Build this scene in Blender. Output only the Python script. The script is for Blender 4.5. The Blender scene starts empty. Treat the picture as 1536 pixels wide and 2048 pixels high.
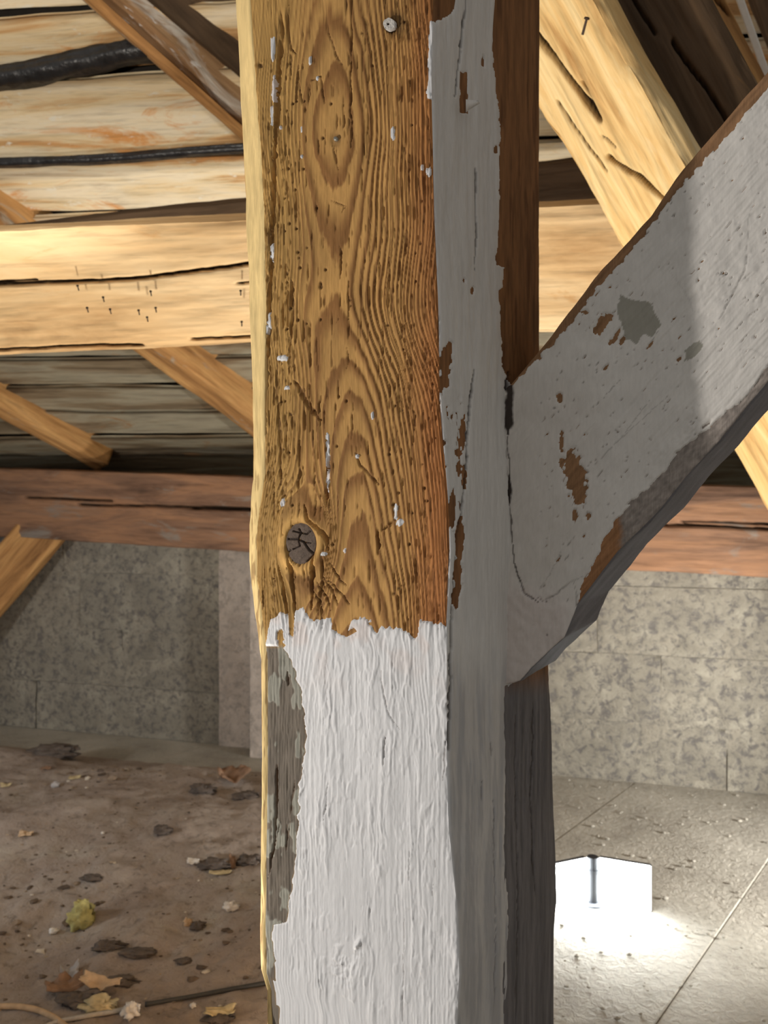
import bpy, bmesh, math
import numpy as np
from mathutils import Vector, Matrix

SC = bpy.context.scene
COL = SC.collection
F = 1540.0                 # focal length in pixels of the 1536 x 2048 frame
EYE = 1.35                 # eye height above the attic floor

# ------------------------------------------------------------------ camera
cam_d = bpy.data.cameras.new('camera')
cam = bpy.data.objects.new('camera', cam_d)
COL.objects.link(cam)
cam.location = (0, 0, EYE)
cam.rotation_euler = (math.pi / 2, 0, 0)
cam_d.sensor_fit = 'HORIZONTAL'
cam_d.sensor_width = 36.0
cam_d.lens = 36.0 * F / 1536.0
cam_d.clip_start = 0.02
cam_d.dof.use_dof = True
cam_d.dof.focus_distance = 0.90
cam_d.dof.aperture_fstop = 11.0
SC.camera = cam

# ------------------------------------------------------------------ world, lights, exposure
world = bpy.data.worlds.new('attic_ambient')
SC.world = world
world.use_nodes = True
world.node_tree.nodes['Background'].inputs[0].default_value = (1.0, 0.98, 0.95, 1)
world.node_tree.nodes['Background'].inputs[1].default_value = 0.36

def spot(name, loc, target, watts, size, blend, radius, color):
    d = bpy.data.lights.new(name, 'SPOT')
    d.energy = watts; d.spot_size = math.radians(size); d.spot_blend = blend
    d.shadow_soft_size = radius; d.color = color
    o = bpy.data.objects.new(name, d); COL.objects.link(o)
    o.location = loc
    o.rotation_euler = (Vector(target) - Vector(loc)).to_track_quat('-Z', 'Y').to_euler()
    return o

# work lamp standing to the left of the post, raking across its front
spot('lamp_raking', (-2.6, 0.78, 0.70), (0.0, 1.0, 1.35), 212, 58, 0.6, 0.05, (1.0, 0.955, 0.90))
# unseen fill light added at the right to brighten the stone wall
spot('wall_fill', (2.3, 2.2, 0.34), (-1.6, 4.6, 0.85), 260, 112, 0.8, 0.10, (1.0, 0.97, 0.93))
# unseen fill added at the far left to lift the dirt and wall there
spot('far_left_fill', (-2.7, 2.1, 0.85), (-0.7, 4.3, 0.35), 50, 120, 0.8, 0.10, (1.0, 0.98, 0.96))
# added spot out of view at the left, brightening the roof boards
spot('roof_fill', (-1.65, 0.30, 1.60), (-0.85, 2.4, 3.1), 170, 48, 0.4, 0.06, (1.0, 0.92, 0.80))
# unseen uplight added behind the post to light beam, strut and roof evenly
spot('up_fill', (-0.33, 1.15, 0.12), (0.1, 2.25, 2.3), 165, 125, 0.5, 0.06, (1.0, 0.92, 0.80))

SC.view_settings.view_transform = 'Standard'
SC.view_settings.look = 'None'
SC.view_settings.exposure = 0.0
SC.view_settings.gamma = 1.0
SC.view_settings.use_curve_mapping = False

# ------------------------------------------------------------------ helpers
def at(px, py, Y):
    return np.array([(px - 768.0) / F * Y, Y, EYE + (1024.0 - py) / F * Y])

def lin(r, g, b):
    c = np.array([r, g, b], float) / 255.0
    return np.where(c <= 0.04045, c / 12.92, ((c + 0.055) / 1.055) ** 2.4)

def sstep(a, b, x):
    t = np.clip((x - a) / (b - a), 0, 1)
    return t * t * (3 - 2 * t)

def _hash(ix, iy, seed):
    h = (ix.astype(np.int64) * 374761393 + iy.astype(np.int64) * 668265263 + int(seed) * 982451653) & 0xFFFFFFFF
    h = ((h ^ (h >> 13)) * 1274126177) & 0xFFFFFFFF
    h = (h ^ (h >> 16)) & 0xFFFFFF
    return h / float(0xFFFFFF)

def vn(x, y, seed=0):
    """value noise in -1..1"""
    x = np.asarray(x, float); y = np.asarray(y, float)
    x, y = np.broadcast_arrays(x, y)
    ix = np.floor(x); iy = np.floor(y)
    fx = x - ix; fy = y - iy
    fx = fx * fx * fx * (fx * (fx * 6 - 15) + 10); fy = fy * fy * fy * (fy * (fy * 6 - 15) + 10)
    a = _hash(ix, iy, seed); b = _hash(ix + 1, iy, seed)
    c = _hash(ix, iy + 1, seed); d = _hash(ix + 1, iy + 1, seed)
    return ((a * (1 - fx) + b * fx) * (1 - fy) + (c * (1 - fx) + d * fx) * fy) * 2 - 1

def fbm(x, y, seed=0, octv=4, gain=0.5):
    s = 0; a = 1.0; t = 0
    for i in range(octv):
        s = s + a * vn(x * 2 ** i + 17.3 * i, y * 2 ** i - 9.1 * i, seed + i * 7)
        t += a; a *= gain
    return s / t

def dpoly(x, y, pts):
    """distance in pixels to a polyline"""
    best = np.full(np.shape(x), 1e9)
    for (x0, y0), (x1, y1) in zip(pts[:-1], pts[1:]):
        dx, dy = x1 - x0, y1 - y0
        t = np.clip(((x - x0) * dx + (y - y0) * dy) / (dx * dx + dy * dy + 1e-9), 0, 1)
        best = np.minimum(best, np.hypot(x - x0 - t * dx, y - y0 - t * dy))
    return best

def table(pts, v):
    p = np.array(sorted(pts, key=lambda q: q[0]), float)
    return np.interp(v, p[:, 0], p[:, 1])

def new_mesh(name, V, faces, cols=None, smooth=True):
    V = np.asarray(V, float)
    me = bpy.data.meshes.new(name)
    faces = np.asarray(faces, np.int32)
    k = faces.shape[1]
    me.vertices.add(len(V)); me.vertices.foreach_set('co', V.astype(np.float32).ravel())
    me.loops.add(faces.size); me.loops.foreach_set('vertex_index', faces.ravel())
    me.polygons.add(len(faces))
    me.polygons.foreach_set('loop_start', np.arange(0, faces.size, k, dtype=np.int32))
    me.polygons.foreach_set('loop_total', np.full(len(faces), k, np.int32))
    me.polygons.foreach_set('use_smooth', np.full(len(faces), smooth, bool))
    if cols is not None:
        a = me.color_attributes.new('Col', 'FLOAT_COLOR', 'POINT')
        c4 = np.ones((len(V), 4), np.float32); c4[:, :3] = cols
        a.data.foreach_set('color', c4.ravel())
    me.update(calc_edges=True); me.validate()
    return me

def grid_faces(R, C, close=False, keep=None, flip=False):
    r, c = np.meshgrid(np.arange(R - 1), np.arange(C if close else C - 1), indexing='ij')
    c2 = (c + 1) % C
    q = np.stack([r * C + c, r * C + c2, (r + 1) * C + c2, (r + 1) * C + c], -1)
    q = q[keep] if keep is not None else q.reshape(-1, 4)
    return q[:, ::-1] if flip else q

def compact(V, faces, cols=None):
    used = np.unique(faces)
    m = np.full(len(V), -1, np.int64); m[used] = np.arange(len(used))
    return V[used], m[faces], (cols[used] if cols is not None else None)

def link(name, me, mat=None, parent=None, loc=None):
    o = bpy.data.objects.new(name, me); COL.objects.link(o)
    if mat is not None and me is not None and not me.materials:
        me.materials.append(mat)
    if parent is not None: o.parent = parent
    if loc is not None: o.location = loc
    return o

def tag(o, label=None, cat=None, group=None, kind=None):
    if label: o['label'] = label
    if cat: o['category'] = cat
    if group: o['group'] = group
    if kind: o['kind'] = kind
    return o

def empty(name, loc):
    o = bpy.data.objects.new(name, None); COL.objects.link(o); o.location = loc
    o.empty_display_size = 0.05
    return o

# ------------------------------------------------------------------ materials
class NT:
    def __init__(s, name):
        s.m = bpy.data.materials.new(name); s.m.use_nodes = True
        s.t = s.m.node_tree; s.b = s.t.nodes['Principled BSDF']
    def n(s, kind, **kw):
        x = s.t.nodes.new(kind)
        for k, v in kw.items(): setattr(x, k, v)
        return x
    def l(s, a, b): s.t.links.new(a, b)
    def noise(s, vec, scale, detail=6, rough=0.6, dist=0.0):
        x = s.n('ShaderNodeTexNoise'); x.inputs['Scale'].default_value = scale
        x.inputs['Detail'].default_value = detail; x.inputs['Roughness'].default_value = rough
        x.inputs['Distortion'].default_value = dist
        if vec is not None: s.l(vec, x.inputs['Vector'])
        return x.outputs['Fac']
    def ramp(s, fac, stops):
        x = s.n('ShaderNodeValToRGB'); e = x.color_ramp.elements
        while len(e) < len(stops): e.new(0.5)
        for i, (p, c) in enumerate(stops):
            e[i].position = p; e[i].color = (*[float(v) for v in c], 1)
        s.l(fac, x.inputs['Fac']); return x.outputs['Color']
    def mix(s, fac, a, b, mode='MIX'):
        x = s.n('ShaderNodeMix', data_type='RGBA', blend_type=mode)
        if isinstance(fac, float): x.inputs[0].default_value = fac
        else: s.l(fac, x.inputs[0])
        for v, i in ((a, 6), (b, 7)):
            if hasattr(v, 'is_linked'): s.l(v, x.inputs[i])
            else: x.inputs[i].default_value = (*[float(q) for q in v], 1)
        return x.outputs[2]
    def bump(s, h, strength, dist):
        x = s.n('ShaderNodeBump'); x.inputs['Strength'].default_value = strength
        x.inputs['Distance'].default_value = dist
        s.l(h, x.inputs['Height']); s.l(x.outputs[0], s.b.inputs['Normal'])
    def coords(s, scale=(1, 1, 1), rnd=True):
        tc = s.n('ShaderNodeTexCoord'); mp = s.n('ShaderNodeMapping')
        mp.inputs['Scale'].default_value = scale
        s.l(tc.outputs['Object'], mp.inputs['Vector'])
        if rnd:
            oi = s.n('ShaderNodeObjectInfo'); ml = s.n('ShaderNodeMath', operation='MULTIPLY')
            ml.inputs[1].default_value = 37.0; s.l(oi.outputs['Random'], ml.inputs[0])
            s.l(ml.outputs[0], mp.inputs['Location'])
        return mp.outputs[0]

def attr_mat(name, rough=0.85, grain=(900, 900, 60), amount=0.25, bump=0.35, spec=0.25):
    """reads the colour that the builder worked out for each point, adds fine fibre and relief"""
    t = NT(name)
    a = t.n('ShaderNodeVertexColor', layer_name='Col')
    v = t.coords(grain, rnd=False)
    f = t.noise(v, 1.0, 3, 0.6)
    r = t.ramp(f, [(0.25, (1 - amount,) * 3), (0.75, (1 + amount * 0.6,) * 3)])
    c = t.mix(1.0, a.outputs['Color'], r, 'MULTIPLY')
    t.l(c, t.b.inputs['Base Color'])
    t.b.inputs['Roughness'].default_value = rough
    t.b.inputs['Specular IOR Level'].default_value = spec
    t.bump(f, bump, 0.001)
    return t.m

def timber_mat(name, stops, patch=None, patch_amt=0.5, along=2.2, across=26.0, bump=0.5, rough=0.85, spot_c=None):
    """sawn or hewn wood: streaks along local X"""
    t = NT(name)
    v = t.coords((along, across, across))
    f = t.noise(v, 1.0, 8, 0.62, 0.6)
    c = t.ramp(f, stops)
    v2 = t.coords((2.2, 7, 7))
    f2 = t.noise(v2, 1.0, 6, 0.65, 1.0)
    if patch is not None:
        m = t.ramp(f2, [(patch_amt, (0, 0, 0)), (patch_amt + 0.10, (1, 1, 1))])
        c = t.mix(m, c, patch)
    f3 = t.noise(t.coords((5, 70, 70)), 1.0, 4, 0.6)
    k = t.ramp(f3, [(0.28, (0.62,) * 3), (0.5, (1,) * 3)])
    c = t.mix(0.8, c, k, 'MULTIPLY')
    if spot_c is not None:
        f4 = t.noise(t.coords((9, 26, 26)), 1.0, 5, 0.7)
        m4 = t.ramp(f4, [(0.60, (0, 0, 0)), (0.66, (1, 1, 1))])
        c = t.mix(m4, c, spot_c)
    ca = t.n('ShaderNodeAttribute', attribute_name='crack')
    c = t.mix(ca.outputs['Fac'], c, lin(46, 32, 20))  # crack shade goes into the base colour here
    t.l(c, t.b.inputs['Base Color'])
    t.b.inputs['Roughness'].default_value = rough
    t.b.inputs['Specular IOR Level'].default_value = 0.2
    t.bump(f3, bump, 0.004)
    return t.m

def plain_mat(name, color, rough=0.7, metal=0.0, var=0.25, scale=60.0, bump=0.3, bdist=0.002):
    t = NT(name)
    f = t.noise(t.coords((1, 1, 1)), scale, 5, 0.6)
    r = t.ramp(f, [(0.3, (1 - var,) * 3), (0.7, (1 + var * 0.5,) * 3)])
    c = t.mix(1.0, color, r, 'MULTIPLY')
    t.l(c, t.b.inputs['Base Color'])
    t.b.inputs['Roughness'].default_value = rough
    t.b.inputs['Metallic'].default_value = metal
    t.bump(f, bump, bdist)
    return t.m

M = {}
M['post_wood'] = attr_mat('weathered_pine', 0.8, (700, 700, 45), 0.22, 0.30)
M['paint'] = attr_mat('flaking_white_paint', 0.55, (260, 260, 60), 0.07, 0.35, 0.35)
M['knot'] = attr_mat('dark_knot', 0.8, (500, 500, 500), 0.35, 0.5)
M['beam_pale'] = timber_mat('pale_hewn_beam', [(0.28, lin(178, 138, 92)), (0.44, lin(220, 186, 138)), (0.60, lin(230, 202, 158)), (0.8, lin(212, 172, 122))], lin(210, 164, 110), 0.62, 1.2, 6.0, 0.25)
M['strut_pale'] = timber_mat('pale_hewn_strut', [(0.30, lin(170, 124, 72)), (0.47, lin(224, 188, 128)), (0.62, lin(240, 214, 160)), (0.8, lin(206, 162, 104))], lin(226, 206, 166), 0.62, 1.5, 16.0, 0.5)
M['beam_brown'] = timber_mat('brown_old_beam', [(0.28, lin(84, 64, 52)), (0.46, lin(128, 98, 78)), (0.6, lin(152, 114, 86)), (0.8, lin(118, 98, 84))], lin(132, 122, 112), 0.56, 1.5, 9.0, 0.4)
M['rafter'] = timber_mat('old_rafter', [(0.28, lin(110, 76, 46)), (0.46, lin(178, 132, 82)), (0.62, lin(208, 162, 104)), (0.8, lin(158, 122, 86))], lin(176, 166, 148), 0.60, 1.4, 12.0, 0.5)
M['rafter_paint'] = timber_mat('lime_spotted_rafter', [(0.28, lin(92, 66, 44)), (0.46, lin(150, 116, 82)), (0.62, lin(172, 140, 104)), (0.8, lin(132, 108, 86))], lin(196, 188, 176), 0.52, 1.4, 12.0, 0.5, spot_c=lin(214, 210, 204))
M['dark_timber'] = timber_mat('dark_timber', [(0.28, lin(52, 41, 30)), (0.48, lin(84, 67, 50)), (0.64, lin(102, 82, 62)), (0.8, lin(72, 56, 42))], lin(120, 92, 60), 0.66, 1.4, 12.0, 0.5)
M['board'] = timber_mat('roof_board', [(0.28, lin(124, 92, 60)), (0.40, lin(200, 158, 108)), (0.48, lin(222, 200, 160)), (0.60, lin(226, 212, 184)), (0.75, lin(178, 154, 122))], lin(212, 152, 92), 0.55, 1.1, 9.0, 0.6, spot_c=lin(222, 214, 196))
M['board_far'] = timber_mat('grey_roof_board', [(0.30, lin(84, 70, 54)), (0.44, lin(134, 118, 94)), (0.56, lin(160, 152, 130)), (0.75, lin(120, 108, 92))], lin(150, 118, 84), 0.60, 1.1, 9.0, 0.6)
M['iron'] = plain_mat('rusty_iron', lin(70, 54, 44), 0.6, 0.5)
M['dark'] = plain_mat('dark_void', lin(34, 28, 22), 0.95)
M['foil'] = plain_mat('black_foil', lin(42, 42, 44), 0.32, 0.0, 0.5, 22, 0.8, 0.01)

# ------------------------------------------------------------------ floor
def floor_mat():
    t = NT('dusty_floor')
    v = t.coords((1, 1, 1), rnd=False)
    f = t.noise(v, 3.0, 8, 0.6, 0.4)
    c = t.ramp(f, [(0.3, lin(150, 144, 132)), (0.5, lin(174, 169, 156)), (0.7, lin(188, 183, 170))])
    f2 = t.noise(v, 55.0, 5, 0.7)
    k = t.ramp(f2, [(0.32, (0.55,) * 3), (0.45, (1,) * 3)])
    c = t.mix(0.55, c, k, 'MULTIPLY')
    t.l(c, t.b.inputs['Base Color']); t.b.inputs['Roughness'].default_value = 0.95
    f3 = t.noise(v, 38.0, 6, 0.65, 0.8)
    t.bump(f3, 0.8, 0.012)
    return t.m
M['floor'] = floor_mat()
floor = empty('floor', (0, 0, 0)); tag(floor, kind='structure')
dvec = np.array([0.81, 1.0]); dvec /= np.linalg.norm(dvec)
nvec = np.array([dvec[1], -dvec[0]])                # to the right of the boards
s0 = float(np.dot(np.array([0.715, 2.03]), nvec))   # the seam seen at the right
BW = 0.72
def slab(name, corners, z0, z1, mat, parent=None, bevel=0.0025):
    bm = bmesh.new()
    lo = [bm.verts.new((x, y, z0)) for x, y in corners]; hi = [bm.verts.new((x, y, z1)) for x, y in corners]
    bm.faces.new(hi); bm.faces.new(lo[::-1])
    n = len(corners)
    for i in range(n): bm.faces.new((lo[i], lo[(i + 1) % n], hi[(i + 1) % n], hi[i]))
    bmesh.ops.recalc_face_normals(bm, faces=bm.faces)
    if bevel: bmesh.ops.bevel(bm, geom=bm.edges[:], offset=bevel, segments=1, affect='EDGES')
    me = bpy.data.meshes.new(name); bm.to_mesh(me); bm.free()
    return link(name, me, mat, parent)
for k in range(-11, 6):
    a, b = s0 + k * BW + 0.0008, s0 + (k + 1) * BW - 0.0008
    cs = [tuple(nvec * q + dvec * w) for q, w in ((a, -2.5), (b, -2.5), (b, 11.0), (a, 11.0))]
    slab('floor_board', cs, -0.05, 0.0 + 0.0012 * ((k * 7) % 3 - 1), M['floor'], floor)
slab('subfloor', [(-9, -4), (9, -4), (9, 10), (-9, 10)], -0.12, -0.055, M['dark'], floor, 0)

# ------------------------------------------------------------------ far wall of rough blocks
def stone_mat(name, base, dark, light):
    t = NT(name)
    v = t.coords((1, 1, 1))
    f = t.noise(v, 5.0, 8, 0.62, 0.5)
    c = t.ramp(f, [(0.3, base * 0.8), (0.5, base), (0.72, light)])
    f2 = t.noise(v, 24.0, 8, 0.75, 0.4)
    m = t.ramp(f2, [(0.40, (1, 1, 1)), (0.52, (0, 0, 0))])
    c = t.mix(m, c, dark)
    t.l(c, t.b.inputs['Base Color']); t.b.inputs['Roughness'].default_value = 0.95
    t.bump(f2, 0.8, 0.02)
    return t.m
M['stone'] = stone_mat('rough_stone', lin(152, 146, 132), lin(112, 108, 103), lin(176, 170, 154))
M['mortar'] = stone_mat('pale_mortar', lin(160, 153, 138), lin(120, 116, 108), lin(176, 170, 154))
M['plaster'] = stone_mat('pale_plaster', lin(206, 194, 182), lin(176, 166, 156), lin(222, 210, 198))
WL = at(0, 1450, 1540 * EYE / 426.0); WR = at(1536, 1590, 1540 * EYE / 566.0)
WL[2] = WR[2] = 0
wd = (WR - WL) / np.linalg.norm(WR - WL); wn = np.array([wd[1], -wd[0], 0.0])   # towards the camera
wall = empty('wall_far', tuple(WL)); tag(wall, kind='structure')
ang = math.atan2(wd[1], wd[0]); wall.rotation_euler = (0, 0, ang)
def wall_box(name, x0, x1, z0, z1, y0, y1, mat, parent, rough=0.0, seed=0, nx=2, nz=2):
    """box in the wall's frame (x along, y into the wall); its face towards the room can be rough"""
    nx = max(nx, 2); nz = max(nz, 2)
    X, Z = np.meshgrid(np.linspace(x0, x1, nx), np.linspace(z0, z1, nz), indexing='ij')
    e = np.minimum(np.minimum(X - x0, x1 - X), np.minimum(Z - z0, z1 - Z))
    Y = y0 - rough * fbm(X * 7, Z * 7, seed, 4) + 0.003 * (1 - sstep(0, 0.02, e)) * (rough > 0)
    Vf = np.stack([X, Y, Z], -1).reshape(-1, 3)
    Vb = np.array([[x0, y1, z0], [x1, y1, z0], [x1, y1, z1], [x0, y1, z1]])
    V = np.vstack([Vf, Vb]); faces = grid_faces(nx, nz).tolist()
    b = len(Vf); ci = [0, (nx - 1) * nz, nx * nz - 1, nz - 1]
    for i in range(4):
        j = (i + 1) % 4; faces.append([ci[i], b + i, b + j, ci[j]])
    faces.append([b, b + 3, b + 2, b + 1])
    bm_me = new_mesh(name, V, faces, smooth=rough > 0)
    return link(name, bm_me, mat, parent)
wall_box('mortar_bed', -4.6, 8.2, 0.0, 1.42, 0.005, 0.30, M['mortar'], wall)
zc = [0.0, 0.30, 0.64, 0.98, 1.40]
rng = np.random.RandomState(4)
for ci in range(4):
    x = -4.0 - 0.37 * (ci % 2)
    while x < 8.0:
        w = 0.8 + 0.6 * rng.rand()
        wall_box('stone_block', x + 0.0025, x + w - 0.0025, zc[ci] + 0.0025, zc[ci + 1] - 0.0025, 0.0 + 0.006 * rng.randn() * 0.5, 0.10,
                 M['stone'], wall, 0.012, rng.randint(1000), 28, 12)
        x += w
# pale plaster pilaster just left of the post
def on_wall(px, off=0.0):
    d = np.array([(px - 768) / F, 1.0])
    A = np.array([[d[0], -wd[0]], [d[1], -wd[1]]])
    o = WL[:2] + wn[:2] * off
    return float(np.linalg.solve(A, o)[1])
px0 = on_wall(500, 0.16)
wall_box('pilaster', px0, px0 + 0.55, 0.0, 1.36, -0.16, 0.02, M['plaster'], wall, 0.006, 5, 20, 30)
wall_box('plaster_patch', on_wall(440), px0 + 0.02, 0.0, 1.33, -0.014, 0.02, M['plaster'], wall, 0.012, 9, 12, 26)

# ------------------------------------------------------------------ timbers
def timber(name, c0, c1, w1, w2, alpha, side, mat, label=None, cat='beam', group=None, n=90, rough=0.006, wob=0.012,
           cracks=(), seed=1, ext0=0.0, ext1=0.0, ncross=26, edge=0.012, waves=0.012):
    """Hewn timber. The line c0-c1 is its arris nearest the camera; face 1 runs from it across the picture (side), face 2 away from it."""
    c0 = np.array(c0, float); c1 = np.array(c1, float)
    ax = c1 - c0; Lg = np.linalg.norm(ax); ax /= Lg
    c0 = c0 - ax * ext0; c1 = c1 + ax * ext1; Lg += ext0 + ext1
    mid = (c0 + c1) / 2; view = mid - np.array([0, 0, EYE]); view /= np.linalg.norm(view)
    Lv = np.cross(ax, view); Lv /= np.linalg.norm(Lv); Lv *= -side
    Vv = view - ax * np.dot(view, ax); Vv /= np.linalg.norm(Vv)
    ca, sa = math.cos(math.radians(alpha)), math.sin(math.radians(alpha))
    f1 = ca * Lv + sa * Vv; f2 = -sa * Lv + ca * Vv
    # local frame: x along, y = f1, z = f2 ; section runs corner -> +y -> +y+z -> +z
    m2 = max(6, int(ncross * w2 / w1)); m2 = min(m2, 30)
    seg = [((0, 0), (w1, 0), ncross, (0, -1)), ((w1, 0), (w1, w2), m2, (1, 0)), ((w1, w2), (0, w2), 6, (0, 1)), ((0, w2), (0, 0), m2, (-1, 0))]
    pts, nor, wh, par = [], [], [], []
    for i, (a, b, k, nn) in enumerate(seg):
        for q in range(k):
            t = q / k
            pts.append(((a[0] * (1 - t) + b[0] * t), (a[1] * (1 - t) + b[1] * t)))
            nb = np.array(nn, float)
            L = abs(b[0] - a[0]) + abs(b[1] - a[1]); dn = min(t, 1 - t) * L
            pr = np.array(seg[i - 1][3] if t < 0.5 else seg[(i + 1) % 4][3], float)
            wgt = 0.5 * (1 - min(1, dn / edge))
            nb = nb * (1 - wgt) + pr * wgt; nor.append(nb); wh.append(i); par.append(t)
            inset = (1 - min(1, dn / edge)) * edge * 0.30
            pts[-1] = (pts[-1][0] - nb[0] * inset, pts[-1][1] - nb[1] * inset)
    pts = np.array(pts); nor = np.array(nor); wh = np.array(wh); par = np.array(par)
    X = np.linspace(0, Lg, n)[:, None] * np.ones(len(pts))
    # running coordinate around the section for the noise
    run = np.concatenate([[0], np.cumsum(np.linalg.norm(np.diff(pts, axis=0), axis=1))])[None, :] * np.ones((n, 1))
    per = run.max() + 1e-6
    blend = sstep(0.85, 1.0, run / per)
    def nz(fx, fy, sd, o=4):
        return fbm(X * fx, run * fy, sd, o) * (1 - blend) + fbm(X * fx, (run - per) * fy, sd, o) * blend
    h = rough * nz(6, 22, seed) + 0.5 * rough * nz(3, 60, seed + 3, 3)
    near_corner = np.zeros(len(pts))
    for i in range(len(pts)):
        a, b, k, nn = seg[wh[i]]; L = abs(b[0] - a[0]) + abs(b[1] - a[1])
        near_corner[i] = 1 - min(1, min(par[i], 1 - par[i]) * L / (edge * 2.5))
    h = h - near_corner[None, :] * waves * (0.5 + 0.5 * nz(7, 3, seed + 9, 4)) * 0.9
    dirt = np.zeros(h.shape)  # shade inside the cracks, to be painted into the colour
    for (u, wpx, dep, pl) in cracks:              # (face 0/1, half width m, depth m, [(x fraction, t fraction), ...])
        L = w1 if u == 0 else w2
        sel = wh == (0 if u == 0 else 3)
        tt = par[sel] if u == 0 else 1 - par[sel]
        xx = X[:, sel]; yy = (tt * L)[None, :] * np.ones((n, 1))
        pp = [(a * Lg, b * L) for a, b in pl]
        d = dpoly(xx, yy + 0.004 * fbm(xx * 20, yy * 0, seed + 21, 3), pp)
        cm = 1 - sstep(0.0, wpx, d); h[:, sel] -= dep * cm
        dirt[:, sel] = np.maximum(dirt[:, sel], sstep(0.25, 0.7, cm))
    bend1 = wob * fbm(X * 0.9, X * 0, seed + 40, 2); bend2 = wob * fbm(X * 0.9, X * 0, seed + 60, 2)
    Yl = pts[None, :, 0] + nor[None, :, 0] * h + bend1; Zl = pts[None, :, 1] + nor[None, :, 1] * h + bend2
    V = np.stack([X, Yl, Zl], -1)
    R, C = V.shape[:2]
    Vv_ = V.reshape(-1, 3)
    rot = Matrix((ax, f1, f2)).transposed()
    det = rot.determinant()
    faces = grid_faces(R, C, close=True, flip=(det < 0))
    # end caps as fans
    nb = len(Vv_)
    Vv_ = np.vstack([Vv_, V[0].mean(0), V[-1].mean(0)])
    tri = []
    for i in range(C):
        j = (i + 1) % C
        tri.append([nb, j, i, i]); tri.append([nb + 1, (R - 1) * C + i, (R - 1) * C + j, (R - 1) * C + j])
    if det < 0:                                    # keep a right-handed object frame: mirror local z
        Vv_ = Vv_ * np.array([1, 1, -1]); rot = Matrix((ax, f1, -f2)).transposed()
    bm = bmesh.new()
    vs = [bm.verts.new(p) for p in Vv_]
    for q in faces: bm.faces.new([vs[i] for i in q])
    for q in tri: bm.faces.new([vs[q[0]], vs[q[1]], vs[q[2]]])
    for f in bm.faces: f.smooth = True
    bmesh.ops.recalc_face_normals(bm, faces=bm.faces)
    me = bpy.data.meshes.new(name); bm.to_mesh(me); bm.free()
    at_ = me.attributes.new('crack', 'FLOAT', 'POINT')
    at_.data.foreach_set('value', np.concatenate([dirt.ravel(), [0.0, 0.0]]).astype(np.float32))
    o = link(name, me, mat)
    o.matrix_world = Matrix.Translation(Vector(c0)) @ rot.to_4x4()
    if label: tag(o, label, cat, group)
    return o

# --- roof plane
P1 = at(0, 905, 4.85); P2 = at(1536, 905, 4.35); P3 = at(300, 0, 2.60)
rx = (P2 - P1) / np.linalg.norm(P2 - P1)
rn = np.cross(rx, P3 - P1); rn /= np.linalg.norm(rn)
if rn[2] > 0: rn = -rn                            # points down into the attic
rs = np.cross(rn, rx); rs /= np.linalg.norm(rs)
if rs[2] < 0: rs = -rs                            # up the slope, towards the camera
def roof(px, py, off=0.0):
    d = at(px, py, 1.0) - np.array([0, 0, EYE]); o = np.array([0, 0, EYE])
    t = np.dot(P1 + rn * off - o, rn) / np.dot(d, rn)
    return o + d * t
def slope_of(px, py): return float(np.dot(roof(px, py) - P1, rs))
ceiling = empty('ceiling', (0, 0, 0)); tag(ceiling, kind='structure')
Rm = Matrix((rx, rs, -rn)).transposed()
if Rm.determinant() < 0: Rm = Matrix((-rx, rs, -rn)).transposed()
def roof_board(name, s0_, s1_, mat, thick, off, seed, tilt=0.0):
    nx, ny = 150, 10
    x0, x1 = -8.0, 8.0
    X, S = np.meshgrid(np.linspace(x0, x1, nx), np.linspace(0, 1, ny), indexing='ij')
    wv0 = 0.014 * fbm(X * 2.2, X * 0, seed, 4); wv1 = 0.014 * fbm(X * 2.2, X * 0 + 3, seed + 5, 4)
    Y = (s0_ + wv0) * (1 - S) + (s1_ + wv1) * S
    Zr = -(off + 0.006 * fbm(X * 2.5, S * 2, seed + 9, 4) + tilt * S)
    Vf = np.stack([X, Y, Zr], -1).reshape(-1, 3)
    Vb = np.stack([X, Y, Zr + thick], -1).reshape(-1, 3)
    V = np.vstack([Vf, Vb]); b = len(Vf)
    f1_ = grid_faces(nx, ny, flip=True).tolist(); f2_ = (grid_faces(nx, ny) + b).tolist()
    sd = []
    for i in range(nx - 1):
        for j in (0, ny - 1):
            q = [i * ny + j, (i + 1) * ny + j, b + (i + 1) * ny + j, b + i * ny + j]
            sd.append(q if j == 0 else q[::-1])
    me = new_mesh(name, V, f1_ + f2_ + sd)
    o = link(name, me, mat, ceiling)
    o.matrix_world = Matrix.Translation(Vector(P1)) @ Rm.to_4x4()
    return o
edges_py = [905, 868, 818, 768, 712]
sl = [slope_of(250, p) for p in edges_py]
for p in (420, 312, 140, 10):
    sl.append(slope_of(250, p))
a, b = sl[4], sl[5]
sl = sl[:5] + [a + (b - a) / 3, a + 2 * (b - a) / 3] + sl[5:]
while sl[-1] < 4.6: sl.append(sl[-1] + 0.27)
sl = [sl[0] - 1.1, sl[0] - 0.72, sl[0] - 0.35] + sl
for i in range(len(sl) - 1):
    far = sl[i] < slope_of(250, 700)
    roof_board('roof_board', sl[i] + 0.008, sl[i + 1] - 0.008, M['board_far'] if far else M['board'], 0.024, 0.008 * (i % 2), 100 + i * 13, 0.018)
roof_board('roof_underlay', sl[0] - 0.1, sl[-1] + 0.1, M['dark'], 0.01, -0.06, 77)

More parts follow.
